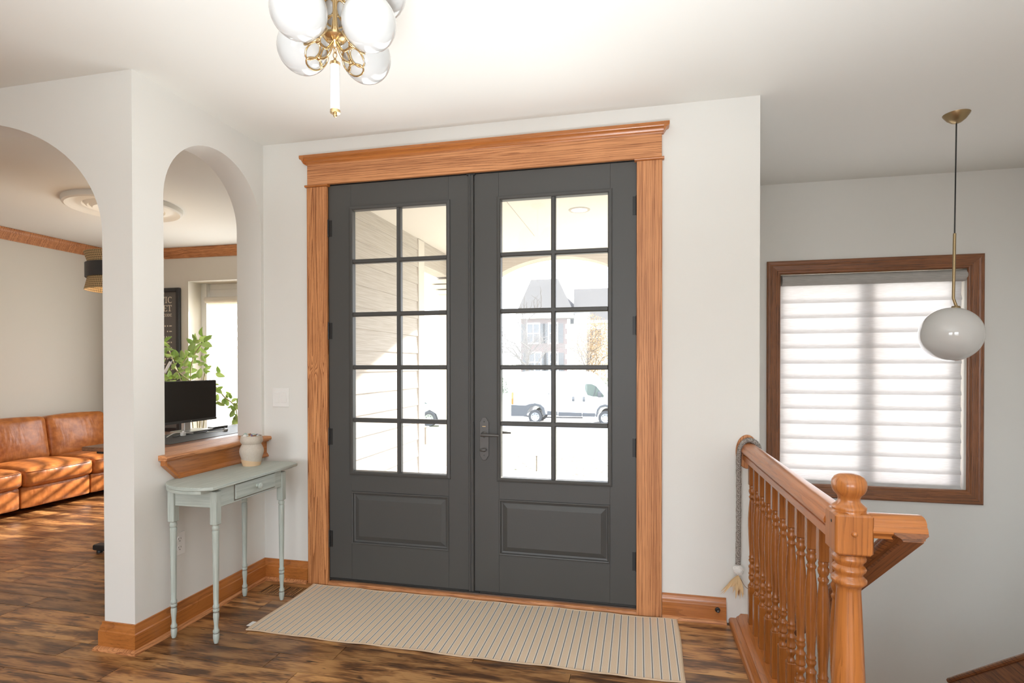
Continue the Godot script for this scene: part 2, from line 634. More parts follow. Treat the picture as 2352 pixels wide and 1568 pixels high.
	M.asphalt = mat(Color8(150, 148, 146), 0.9)
	M.car_white = mat(Color8(240, 240, 240), 0.25)
	M.cladding = mat(Color8(94, 95, 96), 0.7)
	M.tyre = mat(Color8(84, 84, 84), 0.85)
	M.auto_glass = mat(Color8(96, 108, 102), 0.1)
	M.bark = mat(Color8(112, 102, 92), 0.9)
	M.amber = mat(Color8(236, 120, 50), 0.3)
	M.shutter = mat(Color8(84, 83, 83), 0.8)
	M.house_glass = mat(Color8(92, 92, 94), 0.25)
	M.cream = mat(Color8(226, 220, 208), 0.85)
	M.roof = mat(Color8(140, 134, 130), 0.9)
	M.autumn = mat(Color8(172, 146, 112), 0.8)
	M.autumn.backlight_enabled = true
	M.autumn.backlight = Color(0.3, 0.25, 0.17)
	M.shrub = mat(Color8(118, 122, 104), 0.9)
	M.paving = mat(Color8(188, 182, 174), 0.9)

# ---------------------------------------------------------------- the place
func _ready() -> void:
	set_view_and_light()
	make_materials()
	rng.seed = 7
	build_floor()
	build_walls()
	build_trim()
	build_doors()
	build_stairs()
	build_stair_window()
	build_office_window()
	build_outside()
	build_foyer_things()
	build_balustrade()
	build_office_things()

func set_view_and_light() -> void:
	var cam := Camera3D.new()
	cam.name = "camera"
	var f := 1272.238
	cam.near = 0.05
	cam.far = 400.0
	cam.projection = Camera3D.PROJECTION_FRUSTUM
	cam.set_frustum(0.05 * 1568.0 / f, Vector2(0.0, 0.05 * 63.755 / f), 0.05, 400.0)
	cam.transform = Transform3D(Basis(Vector3.UP, 0.22444) * Basis(Vector3.RIGHT, -0.00829) * Basis(Vector3.BACK, -0.00092), Vector3(2.32202, 1.35826, 3.08398))
	add_child(cam)
	cam.current = true
	var sky_mat := ProceduralSkyMaterial.new()
	sky_mat.sky_top_color = Color(0.80, 0.86, 0.94)
	sky_mat.sky_horizon_color = Color(0.96, 0.97, 0.98)
	sky_mat.ground_bottom_color = Color(0.55, 0.53, 0.50)
	sky_mat.ground_horizon_color = Color(0.80, 0.80, 0.79)
	sky_mat.sky_energy_multiplier = 1.95
	sky_mat.ground_energy_multiplier = 1.5
	var sky := Sky.new()
	sky.sky_material = sky_mat
	var e := Environment.new()
	e.background_mode = Environment.BG_SKY
	e.sky = sky
	e.tonemap_mode = Environment.TONE_MAPPER_LINEAR
	e.tonemap_exposure = 1.36
	e.sdfgi_enabled = true
	e.ssao_enabled = true
	e.ssil_enabled = true
	var we := WorldEnvironment.new()
	we.name = "environment"
	we.environment = e
	add_child(we)
	var sun := DirectionalLight3D.new()
	sun.name = "sun"
	sun.light_energy = 3.6
	sun.light_color = Color(1.0, 0.965, 0.92)
	sun.light_angular_distance = 1.2
	sun.shadow_enabled = true
	add_child(sun)
	sun.look_at_from_position(Vector3.ZERO, Vector3(-0.33, -0.43, 0.80), Vector3.UP)
	# unseen area lights at the back wall openings, placed to brighten the foyer
	for x in [0.6, 3.2]:
		var a := AreaLight3D.new()
		a.name = "unseen_rear_light"
		a.area_size = Vector2(1.7, 1.5)
		a.light_energy = 3.2
		a.light_color = Color(0.945, 0.975, 1.0)
		a.shadow_enabled = true
		a.area_range = 20.0
		a.area_attenuation = 2.0
		add_child(a, true)
		a.position = Vector3(x, 1.5, 6.55)
	# daylight that the door glass lets in, thrown up by the sunlit ground outside
	for x in [0.922, 1.855]:
		var dl := AreaLight3D.new()
		dl.name = "door_daylight"
		dl.area_size = Vector2(0.58, 1.5)
		dl.light_energy = 0.6
		dl.light_color = Color(0.97, 0.99, 1.0)
		dl.shadow_enabled = true
		dl.area_range = 14.0
		dl.area_attenuation = 2.0
		add_child(dl, true)
		dl.transform = Transform3D(Basis(Vector3.UP, PI) * Basis(Vector3.RIGHT, 0.5), Vector3(x, 1.5, 0.42))
	# daylight that the two shaded windows let in
	var sw := AreaLight3D.new()
	sw.name = "stair_window_daylight"
	sw.area_size = Vector2(1.15, 1.45)
	sw.light_energy = 0.35
	sw.light_color = Color(0.98, 0.985, 1.0)
	sw.shadow_enabled = true
	sw.area_range = 12.0
	sw.area_attenuation = 2.0
	add_child(sw)
	sw.position = Vector3(4.01, 1.24, -1.545)
	sw.rotation.y = PI
	var ow := AreaLight3D.new()
	ow.name = "office_window_daylight"
	ow.area_size = Vector2(1.3, 1.5)
	ow.light_energy = 2.0
	ow.light_color = Color(0.96, 0.98, 1.0)
	ow.shadow_enabled = true
	ow.area_range = 12.0
	ow.area_attenuation = 2.0
	add_child(ow)
	ow.position = Vector3(-2.08, 1.4, -2.60)
	ow.rotation.y = PI
	# unseen upward spot behind the camera, standing in for flash bounced off the ceiling
	var up := SpotLight3D.new()
	up.name = "unseen_bounce_beam"
	up.light_energy = 9.8
	up.light_color = Color(0.93, 0.968, 1.0)
	up.spot_angle = 61.0
	up.spot_angle_attenuation = 0.8
	up.spot_range = 12.0
	up.spot_attenuation = 2.0
	up.light_size = 0.35
	up.shadow_enabled = true
	add_child(up)
	up.look_at_from_position(Vector3(2.3, 0.6, 3.45), Vector3(2.25, 2.747, 3.0), Vector3.BACK)

# ---------------------------------------------------------------- floor
func build_floor() -> void:
	var sub := geo()
	sub.span(Vector3(-4.1, -0.30, -2.8), Vector3(0.0, -0.022, 0.0))
	sub.span(Vector3(-4.1, -0.30, 0.0), Vector3(2.79, -0.022, 6.6))
	sub.span(Vector3(2.79, -0.30, 1.62), Vector3(5.05, -0.022, 6.6))
	var fl := struct("floor", sub, M.subfloor, "brown acacia plank floor running through the foyer and office", "floor")
	rng.seed = 101
	var w := 0.127
	var rest := geo()
	var row := -20
	while row * w < 6.6:
		var z0 := row * w + 0.03
		var z1 := z0 + w
		row += 1
		if z0 < -2.5: continue
		var spans := []
		if z1 <= 0.0: spans = [[-3.95, -0.176]]
		elif z0 < 0.78: spans = [[-3.95, -0.176], [0.0, 2.79]]
		elif z0 < 1.62: spans = [[-3.95, 2.79]]
		else: spans = [[-3.95, 5.05]]
		for sp in spans:
			var x: float = sp[0]
			var stop: float = sp[1]
			x -= rng.randf() * 0.8
			while x < stop:
				var l := rng.randf_range(0.55, 1.25)
				var a := maxf(x, sp[0])
				var b := minf(x + l, stop)
				x += l
				if b - a < 0.02: continue
				var zt := minf(z1, 6.6)
				var za := z0
				if a >= -0.001 and za < 0.0: za = 0.0
				var near := z0 < 1.35 and (z0 < 0.95 or a < 2.79)
				if near and (z0 > 0.2 or b > -3.95):
					var g := geo().span(Vector3(a + 0.0006, -0.022, za + 0.0006), Vector3(b - 0.0006, 0.0, zt - 0.0006), 0.0016)
					var p := obj("plank", g, M.planks[rng.randi() % 6], fl, 0, Vector2(1.5, 0.5))
				else:
					rest.span(Vector3(a + 0.0006, -0.022, za + 0.0006), Vector3(b - 0.0006, 0.0, zt - 0.0006))
	var r := obj("planks", rest, M.planks[0], fl, 0, Vector2(1.5, 0.5))
	r.set_meta("kind", "stuff")

# ---------------------------------------------------------------- walls and ceiling
func build_walls() -> void:
	var H := 2.747
	var c := geo()
	c.span(Vector3(-4.1, H, -0.15), Vector3(5.2, H + 0.14, 6.75))
	c.span(Vector3(-4.1, H, -2.8), Vector3(-0.06, H + 0.14, -0.15))
	c.span(Vector3(2.79, H, -1.7), Vector3(5.2, H + 0.14, -0.15))
	struct("ceiling", c, M.ceiling, "plain white ceiling over foyer, office and stairwell", "ceiling")
	# door wall
	var g := geo()
	g.span(Vector3(-0.06, 0, -0.15), Vector3(0.43, H, 0))
	g.span(Vector3(2.34, 0, -0.15), Vector3(2.934, H, 0))
	g.span(Vector3(0.43, 2.49, -0.15), Vector3(2.34, H, 0))
	g.span(Vector3(2.8, -2.8, -0.15), Vector3(2.934, 0.0, 0))
	g.span(Vector3(2.8, -2.8, -1.7), Vector3(2.934, H, -0.15))
	struct("wall_front", g, M.wall, "white foyer wall around the dark double doors", "wall")
	# wall with the small arched pass-through: x from -0.176 to 0
	g = geo()
	var T := Transform3D(Basis(Vector3(0, 0, -1), Vector3.UP, Vector3(1, 0, 0)), Vector3.ZERO)   # local x = -z, local z = x
	g.span(Vector3(-0.176, 0, 0), Vector3(0, 0.885, 0.76))
	g.span(Vector3(-0.176, 0.885, 0), Vector3(0, H, 0.024))
	g.extrude(v2([-0.935, 0, -0.760, 0, -0.760, H, -0.935, H]), -0.176, 0.0, T)
	var head := PackedVector2Array()
	for k in 33:
		var t := PI * k / 32.0
		head.append(Vector2(-0.392 - 0.368 * cos(t), 2.204 + 0.368 * sin(t)))
	head.append(Vector2(-0.024, H)); head.append(Vector2(-0.760, H))
	g.extrude(head, -0.176, 0.0, T)
	struct("wall_left", g, M.wall, "white wall with the small arched pass-through above the oak sill", "wall")
	# wall with the wide arch, z from 0.76 to 0.935
	g = geo()
	head = PackedVector2Array()
	for k in 41:
		var t := PI * k / 40.0
		head.append(Vector2(-1.101 - 0.925 * cos(t), 1.983 + 0.611 * sin(t)))
	head.append(Vector2(-0.176, H)); head.append(Vector2(-2.026, H))
	g.extrude(head, 0.76, 0.935)
	g.span(Vector3(-3.95, 0, 0.76), Vector3(-2.026, H, 0.935))
	struct("wall_archway", g, M.wall, "white wall with the wide arched opening beside the corner column", "wall")
	g = geo().span(Vector3(-4.1, -0.3, -2.8), Vector3(-3.95, H, 6.75))
	struct("wall_office_left", g, M.office_wall, "greige office wall behind the tan leather sofa", "wall")
	# office front wall with a deep window recess
	g = geo()
	g.span(Vector3(-3.95, -0.3, -2.8), Vector3(-2.91, H, -2.5))
	g.span(Vector3(-2.91, 2.354, -2.8), Vector3(-1.25, H, -2.5))
	g.span(Vector3(-2.91, -0.3, -2.8), Vector3(-1.25, 0.52, -2.5))
	g.span(Vector3(-1.25, -0.3, -2.8), Vector3(-0.07, H, -2.5))
	struct("wall_office_front", g, M.office_wall, "greige office wall with the deep window recess", "wall")
	g = geo().span(Vector3(-0.176, -0.3, -2.5), Vector3(-0.075, H, -0.0))
	struct("wall_office_right", g, M.office_wall, "office wall that backs onto the porch siding", "wall")
	# stairwell window wall
	g = geo()
	var z0 := -1.70
	var z1 := -1.55
	g.span(Vector3(2.934, -2.8, z0), Vector3(3.385, H, z1))
	g.span(Vector3(4.640, -2.8, z0), Vector3(5.20, H, z1))
	g.span(Vector3(3.385, 2.058, z0), Vector3(4.640, H, z1))
	g.span(Vector3(3.385, -2.8, z0), Vector3(4.640, 0.442, z1))
	struct("wall_stairwell", g, M.wall, "tall stairwell wall around the oak framed window", "wall")
	g = geo().span(Vector3(5.05, -2.8, -1.55), Vector3(5.20, H, 6.75))
	struct("wall_right", g, M.wall, "plain wall on the far side of the stairwell", "wall")
	g = geo()
	g.span(Vector3(-3.95, -0.3, 6.6), Vector3(-0.30, H, 6.75))
	g.span(Vector3(1.50, -0.3, 6.6), Vector3(2.30, H, 6.75))
	g.span(Vector3(4.10, -0.3, 6.6), Vector3(5.05, H, 6.75))
	g.span(Vector3(-0.30, 2.3, 6.6), Vector3(1.50, H, 6.75))
	g.span(Vector3(2.30, 2.3, 6.6), Vector3(4.10, H, 6.75))
	g.span(Vector3(-0.30, -0.3, 6.6), Vector3(1.50, 0.7, 6.75))
	g.span(Vector3(2.30, -0.3, 6.6), Vector3(4.10, 0.7, 6.75))
	struct("wall_back", g, M.wall, "unseen wall behind the camera with two openings placed to light the foyer", "wall")  # openings out of view, placed for the light from behind

# ---------------------------------------------------------------- mouldings
func build_trim() -> void:
	var base := v2([0, 0, 0.019, 0, 0.019, 0.088, 0.015, 0.094, 0.015, 0.098, 0.0135, 0.108, 0.009, 0.117, 0.008, 0.1195, 0.008, 0.129, 0.006, 0.131, 0, 0.131])
	var shoe := v2([0.0185, 0, 0.036, 0, 0.0355, 0.006, 0.033, 0.012, 0.028, 0.0165, 0.022, 0.0185, 0.0185, 0.019])
	var path := [Vector3(0.318, 0, 0), Vector3(0, 0, 0), Vector3(0, 0, 0.935), Vector3(-0.176, 0, 0.935), Vector3(-0.176, 0, 0.76)]
	var b := struct("baseboard_left", geo().sweep(base, path), M.honey, "oak baseboard wrapping the corner column under the arches", "baseboard", -1, Vector2(1.2, 0.3))
	obj("shoe_moulding", geo().sweep(shoe, path), M.oak, b)
	path = [Vector3(2.772, 0, 0), Vector3(2.447, 0, 0)]
	b = struct("baseboard_right", geo().sweep(base, path), M.honey, "short oak baseboard between door casing and balustrade", "baseboard", 0)
	obj("shoe_moulding", geo().sweep(shoe, path), M.oak, b, 0)
	path = [Vector3(-0.176, 0, -2.5), Vector3(-3.95, 0, -2.5), Vector3(-3.95, 0, 0.76)]
	struct("baseboard_office", geo().sweep(base, path), M.honey, "oak baseboard along the office walls behind the sofa", "baseboard")
	# crown in the office
	var crown := v2([0, 2.745, 0, 2.632, 0.010, 2.632, 0.012, 2.642, 0.016, 2.645, 0.018, 2.656, 0.022, 2.66, 0.030, 2.672, 0.042, 2.688, 0.056, 2.702, 0.064, 2.716, 0.066, 2.728, 0.072, 2.730, 0.072, 2.745])
	path = [Vector3(-0.176, 0, -2.5), Vector3(-3.95, 0, -2.5), Vector3(-3.95, 0, 0.76)]
	struct("trim_crown", geo().sweep(crown, path), M.oak, "oak crown moulding at the top of the office walls", "crown moulding")
	# door casing
	var c := thing("trim_door_casing", "oak door casing with a wide flat head and crown cap", "door casing", Vector3(1.385, 0, 0), "", "structure")
	obj("side_casing", geo().span(Vector3(0.321, 0, 0), Vector3(0.458, 2.452, 0.021), 0.002), M.oak_cath, c, 1, Vector2(2.6, 0.24))
	obj("side_casing", geo().span(Vector3(2.312, 0, 0), Vector3(2.445, 2.452, 0.021), 0.002), M.oak, c, 1, Vector2(2.6, 0.2))
	obj("head_casing", geo().span(Vector3(0.325, 2.466, 0), Vector3(2.443, 2.592, 0.021), 0.002), M.oak, c, 0, Vector2(2.4, 0.25))
	var bead := v2([0, 2.452, 0.026, 2.452, 0.030, 2.455, 0.0315, 2.459, 0.030, 2.463, 0.026, 2.466, 0, 2.466])
	for xs in [[0.470, 0.312], [2.455, 2.300]]:
		obj("bead", geo().sweep(bead, [Vector3(xs[0], 0, 0), Vector3(xs[1], 0, 0)]), M.honey, c, 0)
	var cap := v2([-0.004, 2.590, 0.022, 2.590, 0.024, 2.597, 0.029, 2.600, 0.031, 2.606, 0.037, 2.614, 0.048, 2.619, 0.050, 2.624, 0.052, 2.626, 0.052, 2.641, -0.004, 2.641])
	obj("crown_cap", geo().sweep(cap, [Vector3(2.452, 0, 0), Vector3(0.318, 0, 0)]), M.honey, c, 0)
	for sx in [[0.318, -1.0], [2.452, 1.0]]:
		var pr := PackedVector2Array()
		for q in [[0, 2.590], [0.004, 2.597], [0.008, 2.602], [0.014, 2.612], [0.026, 2.619], [0.029, 2.626], [0.029, 2.641], [0, 2.641]]:
			pr.append(Vector2(sx[0] + sx[1] * q[0], q[1]))
		obj("crown_return", geo().extrude(pr, 0.0, 0.052), M.honey, c, 0)
	pieces("jamb", [geo().span(Vector3(0.432, 0.0, -0.15), Vector3(0.456, 2.463, -0.001)), geo().span(Vector3(2.315, 0.0, -0.15), Vector3(2.338, 2.463, -0.001)), geo().span(Vector3(0.432, 2.463, -0.15), Vector3(2.338, 2.488, -0.001))], M.black, c)
	# stairwell window casing
	var p := v2([0, 0, 0.006, 0.010, 0.010, 0.012, 0.022, 0.012, 0.026, 0.016, 0.040, 0.019, 0.064, 0.021, 0.068, 0.024, 0.080, 0.026, 0.092, 0.026, 0.098, 0.020, 0.101, 0.018, 0.101, 0])
	var wc := thing("trim_window_casing", "dark oak picture frame casing around the stairwell window", "window casing", Vector3(4.01, 0.44, -1.55), "", "structure")
	var x0 := 3.391
	var x1 := 4.634
	var y0 := 0.448
	var y1 := 2.050
	var corners := [Vector3(x0, y0, -1.55), Vector3(x1, y0, -1.55), Vector3(x1, y1, -1.55), Vector3(x0, y1, -1.55)]
	for k in 4:
		# mitred lengths, each its own piece
		var a: Vector3 = corners[k]
		var d: Vector3 = corners[(k + 1) % 4]
		var gg := geo()
		var dir := (d - a).normalized()
		var out := dir.cross(Vector3.BACK)
		var pn := Geo.pnormals(p, true, 0.5)
		for j in p.size():
			var q0 := p[j]
			var q1 := p[(j + 1) % p.size()]
			var n0: Vector3 = out * pn[j][0].x + Vector3.BACK * pn[j][0].y
			var n1: Vector3 = out * pn[j][1].x + Vector3.BACK * pn[j][1].y
			if n0.z < -0.01: n0 = -n0; 
			if n1.z < -0.01: n1 = -n1
			if j == p.size() - 1: continue
			gg.quad(a + out * q0.x - dir * q0.x + Vector3.BACK * q0.y, d + out * q0.x + dir * q0.x + Vector3.BACK * q0.y, d + out * q1.x + dir * q1.x + Vector3.BACK * q1.y, a + out * q1.x - dir * q1.x + Vector3.BACK * q1.y, n0, n0, n1, n1)
		obj("casing_length", gg, M.brown, wc, -1, Vector2(1.2, 0.2))

# ---------------------------------------------------------------- the double doors
func build_doors() -> void:
	var sill := geo().span(Vector3(0.458, 0.0, -0.15), Vector3(2.312, 0.022, 0.004), 0.003)
	sill.sweep(v2([0, 0, 0.020, 0, 0.020, 0.010, 0.015, 0.019, 0.004, 0.022, 0, 0.022]), [Vector3(2.312, 0, 0.003), Vector3(0.458, 0, 0.003)])
	struct("trim_threshold", sill, M.oak, "oak threshold below the double doors", "threshold", 0)
	var spec := [[0.4585, 1.3915, 0.609, 1.236, "dark grey left door of the pair, with ten panes and no lever"], [1.3945, 2.3125, 1.540, 2.170, "dark grey right door of the pair, carrying the lever and lock plate"]]
	for k in 2:
		var s: Array = spec[k]
		var xa: float = s[0]
		var xb: float = s[1]
		var la: float = s[2]
		var lb: float = s[3]
		var d := thing("door_%d" % (k + 1), s[4], "door", Vector3((xa + xb) * 0.5, 0.03, -0.025), "", "structure")
		var z0 := -0.048
		var z1 := -0.002
		var y0 := 0.034
		var y1 := 2.460
		var lo := 0.697
		var hi := 2.312
		var pl := 0.263
		var ph := 0.584
		obj("stile", geo().span(Vector3(xa, y0, z0), Vector3(la, y1, z1), 0.0012), M.door, d)
		obj("stile", geo().span(Vector3(lb, y0, z0), Vector3(xb, y1, z1), 0.0012), M.door, d)
		obj("rail", geo().span(Vector3(la, hi, z0), Vector3(lb, y1, z1), 0.0012), M.door, d)
		obj("rail", geo().span(Vector3(la, ph, z0), Vector3(lb, lo, z1), 0.0012), M.door, d)
		obj("rail", geo().span(Vector3(la, y0, z0), Vector3(lb, pl, z1), 0.0012), M.door, d)
		# raised frame round the glass
		var rim := geo()
		var rp := v2([-0.012, -0.002, -0.010, 0.007, -0.004, 0.010, 0.006, 0.010, 0.012, 0.004, 0.014, -0.03, -0.012, -0.03])
		rim.sweep(rp, [Vector3(la, lo, z1), Vector3(lb, lo, z1), Vector3(lb, hi, z1), Vector3(la, hi, z1)], Vector3.BACK, true)
		obj("glazing_frame", rim, M.door, d)
		var ga := la + 0.014
		var gb := lb - 0.014
		var gl := lo + 0.014
		var gh := hi - 0.014
		var xm := (la + lb) * 0.5 - (0.003 if k == 0 else 0.0)
		var mp := v2([-0.013, -0.034, 0.013, -0.034, 0.013, -0.006, 0.008, -0.001, 0.008, 0.002, -0.008, 0.002, -0.008, -0.001, -0.013, -0.006])
		obj("muntin", geo().sweep(mp, [Vector3(xm, gl, z1), Vector3(xm, gh, z1)], Vector3.BACK), M.door, d)
		var ys := []
		for j in range(1, 5): ys.append(lo + (hi - lo) * j / 5.0)
		for y in ys:
			obj("muntin", geo().sweep(mp, [Vector3(ga, y, z1 - 0.0008), Vector3(gb, y, z1 - 0.0008)], Vector3.BACK), M.door, d)
		var ye := [gl] + ys + [gh]
		for j in 5:
			for c in 2:
				var px0 := ga if c == 0 else xm
				var px1 := xm if c == 0 else gb
				var y_lo: float = ye[j]
				var y_hi: float = ye[j + 1]
				obj("pane", geo().flat4(Vector3(px0, y_lo, -0.026), Vector3(px1, y_hi, -0.026)), M.glass, d)
		# raised panel
		var pp := geo()
		var cx := (la + lb) * 0.5
		var cy := (pl + ph) * 0.5
		var hx := (lb - la) * 0.5
		var hy := (ph - pl) * 0.5
		var steps := [[0.0, 0.004], [0.004, 0.006], [0.009, 0.005], [0.013, -0.006], [0.022, -0.008], [0.046, 0.0015], [0.049, 0.003], [0.052, 0.003]]
		for j in steps.size() - 1:
			var i0: float = steps[j][0]
			var i1: float = steps[j + 1][0]
			var q := []
			for e in [[i0, steps[j][1]], [i1, steps[j + 1][1]]]:
				q.append([Vector3(cx - hx + e[0], cy - hy + e[0], z1 + e[1]), Vector3(cx + hx - e[0], cy - hy + e[0], z1 + e[1]), Vector3(cx + hx - e[0], cy + hy - e[0], z1 + e[1]), Vector3(cx - hx + e[0], cy + hy - e[0], z1 + e[1])])
			for e in 4: pp.flat([q[0][e], q[0][(e + 1) % 4], q[1][(e + 1) % 4], q[1][e]], Vector3.BACK)
		pp.span(Vector3(cx - hx - 0.01, cy - hy - 0.01, z0 + 0.006), Vector3(cx + hx + 0.01, cy + hy + 0.01, z1 - 0.014))
		pp.span(Vector3(cx - hx + 0.052, cy - hy + 0.052, z1 - 0.02), Vector3(cx + hx - 0.052, cy + hy - 0.052, z1 + 0.003))
		obj("raised_panel", pp, M.door, d)
		obj("sweep", geo().span(Vector3(xa, 0.030, z0 - 0.002), Vector3(xb, 0.044, z1 + 0.006), 0.003), M.black, d)
		# hinges
		var hxp := 0.4575 if k == 0 else 2.3135
		for y in ([2.197, 1.567, 0.916, 0.284] if k == 0 else [2.22, 1.57, 0.905, 0.285]):
			var hg := geo()
			for j in 3:
				hg.lathe(v2([0, -0.017, 0.0062, -0.017, 0.0062, 0.017, 0, 0.017]), Vector3(hxp, y + (j - 1) * 0.0345, 0.004), 10)
			hg.lathe(v2([0, -0.054, 0.0045, -0.054, 0.0045, 0.054, 0, 0.056]), Vector3(hxp, y, 0.004), 10)
			var lx := hxp + (0.012 if k == 0 else -0.012)
			hg.box(Vector3(lx, y, -0.001), Vector3(0.022, 0.10, 0.003))
			obj("hinge", hg, M.black, d)
		if k == 0:
			var ast := v2([1.362, 0, 1.362, 0.012, 1.366, 0.016, 1.371, 0.016, 1.374, 0.011, 1.378, 0.011, 1.381, 0.014, 1.386, 0.014, 1.391, 0.010, 1.391, 0])
			var tt := Transform3D(Basis(Vector3.RIGHT, Vector3.BACK, Vector3.UP), Vector3(0, 0, z1))
			obj("astragal", geo().extrude(ast, 0.036, 2.455, tt), M.door, d)
			obj("strike", geo().box(Vector3(1.392, 0.92, 0.006), Vector3(0.004, 0.22, 0.012)), M.black, d)
			pieces("bolt", [geo().box(Vector3(1.377, 2.456, 0.006), Vector3(0.05, 0.006, 0.012)), geo().box(Vector3(1.39, 0.040, 0.008), Vector3(0.07, 0.008, 0.014))], M.black, d)
		else:
			var px := 1.4535
			var plate := PackedVector2Array()
			var half := [[0.0, 0.125], [0.011, 0.122], [0.017, 0.114], [0.020, 0.105], [0.0275, 0.098], [0.0275, -0.098], [0.020, -0.105], [0.017, -0.114], [0.011, -0.122], [0.0, -0.125]]
			for h in half: plate.append(Vector2(px + h[0], 0.930 + h[1]))
			for j in range(half.size() - 2, 0, -1): plate.append(Vector2(px - half[j][0], 0.930 + half[j][1]))
			var pt := obj("lock_plate", geo().extrude(plate, z1, 0.004, Transform3D.IDENTITY, 0.3, 0.0018), M.iron, d)
			for y in [1.030, 0.938, 0.835]:
				obj("screw", geo().ball(Vector3(px, y, 0.004), Vector3(0.004, 0.004, 0.002), 6, 10), M.iron, pt)
			obj("paper_mark", geo().box(Vector3(px - 0.001, 1.002, 0.0045), Vector3(0.020, 0.004, 0.001)), M.feather, pt)
			var lv := geo()
			lv.xf = Transform3D(Basis(Vector3.RIGHT, PI / 2), Vector3(px, 0.957, 0.004))
			lv.lathe(v2([0.017, 0, 0.017, 0.004, 0.013, 0.008, 0.009, 0.012, 0.008, 0.045, 0, 0.047]), Vector3.ZERO, 18)
			lv.xf = Transform3D.IDENTITY
			lv.tube(smooth_path([Vector3(px - 0.008, 0.957, 0.046), Vector3(px + 0.02, 0.957, 0.048), Vector3(px + 0.06, 0.9565, 0.047), Vector3(px + 0.095, 0.955, 0.044)], 5), [0.0095, 0.0095, 0.0095, 0.0095, 0.0095, 0.0094, 0.0092, 0.009, 0.0088, 0.0086, 0.0084, 0.008, 0.0074, 0.0066, 0.0056, 0.003], 12)
			obj("lever", lv, M.iron, d)
			var tn := geo()
			tn.xf = Transform3D(Basis(Vector3.RIGHT, PI / 2), Vector3(px, 0.868, 0.004))
			tn.lathe(v2([0.013, 0, 0.013, 0.003, 0.006, 0.008, 0.005, 0.016, 0, 0.016]), Vector3.ZERO, 14)
			tn.xf = Transform3D.IDENTITY
			tn.ball(Vector3(px - 0.002, 0.868, 0.024), Vector3(0.021, 0.009, 0.007), 8, 16)
			obj("thumb_turn", tn, M.iron, d)
			var ov := geo()
			ov.tube([Vector3(px, 0.957, -0.05), Vector3(px, 0.957, -0.098), Vector3(px + 0.06, 0.957, -0.102), Vector3(px + 0.135, 0.955, -0.100)], [0.008, 0.0095, 0.0095, 0.005], 10)
			obj("outer_lever", ov, M.iron, d)

# ---------------------------------------------------------------- stairwell
func build_stairs() -> void:
	# the side of the floor opening, and a flight that goes down away from the camera, a landing and the flight back
	var g := geo()
	g.span(Vector3(2.80, -2.8, 0.0), Vector3(2.93, -0.022, 1.62))
	g.span(Vector3(2.93, -2.8, 1.48), Vector3(5.05, -0.022, 1.62))
	struct("wall_below_floor", g, M.wall, "white wall below the foyer floor in the stairwell", "wall")
	var st := thing("stairs", "oak stairs going down from the foyer to the landing", "stairs", Vector3(3.4, -1.3, 0.4), "", "structure")
	for k in 7:
		var y := -0.186 * (k + 1)
		var z := 1.30 - 0.262 * k
		obj("tread", geo().span(Vector3(2.93, y - 0.035, z - 0.262), Vector3(3.86, y, z + 0.02), 0.008), M.honey, st, 0)
		obj("riser", geo().span(Vector3(2.93, y, z), Vector3(3.86, y + 0.15, z + 0.018)), M.honey, st, 0)
	obj("landing", geo().span(Vector3(2.93, -1.50, -1.55), Vector3(5.05, -1.302, -0.53)), M.honey, st, 0)
	for k in 7:
		var y := -1.302 - 0.186 * (k + 1)
		var z := -0.53 + 0.262 * k
		obj("tread", geo().span(Vector3(3.94, y - 0.035, z - 0.02), Vector3(5.05, y, z + 0.262), 0.008), M.honey, st, 0)
	var low := geo().span(Vector3(2.6, -2.95, -1.7), Vector3(5.2, -2.8, 6.6))
	struct("floor_lower", low, M.subfloor, "floor at the bottom of the stairwell", "floor")
	# rake board between the flights
	var rk := thing("trim_stair_rake_board", "dark oak rake board with a rounded cap sloping down the stairwell", "stair board", Vector3(3.9, -0.3, 0.2), "", "structure")
	# its top edge passes (3.9, 0.137, 0.351) and (3.9, -0.261, -0.191)
	var s := 0.734
	var poly := PackedVector2Array()   # local x = z, y = y
	var za := 1.40
	var zb := -0.19
	var ytop := func(z: float) -> float: return 0.137 + (z - 0.351) * s
	poly.append(Vector2(za, ytop.call(za) - 0.02)); poly.append(Vector2(zb, ytop.call(zb) - 0.02)); poly.append(Vector2(zb, ytop.call(zb) - 0.34)); poly.append(Vector2(za, ytop.call(za) - 0.34))
	var TZ := Transform3D(Basis(Vector3(0, 0, 1), Vector3.UP, Vector3(-1, 0, 0)), Vector3(3.9, 0, 0))
	obj("board", geo().extrude(poly, -0.016, 0.016, TZ), M.brown, rk, 2, Vector2(1.2, 0.4))
	var bead := geo()
	var a := Vector3(3.9, ytop.call(za) - 0.012, za)
	var b := Vector3(3.9, ytop.call(zb) - 0.012, zb)
	bead.sweep(v2([-0.022, -0.011, 0.022, -0.011, 0.026, -0.004, 0.026, 0.004, 0.020, 0.011, -0.020, 0.011, -0.026, 0.004, -0.026, -0.004]), [a, b], Vector3(0, 1, -s).normalized())
	obj("cap", bead, M.brown, rk, 2)
	var wl := geo()
	poly = PackedVector2Array([Vector2(za, ytop.call(za) - 0.30), Vector2(zb, ytop.call(zb) - 0.30), Vector2(zb, -2.8), Vector2(za, -2.8)])
	wl.extrude(poly, -0.014, 0.014, TZ)
	struct("wall_between_flights", wl, M.wall, "white partition under the sloping rake board", "wall")

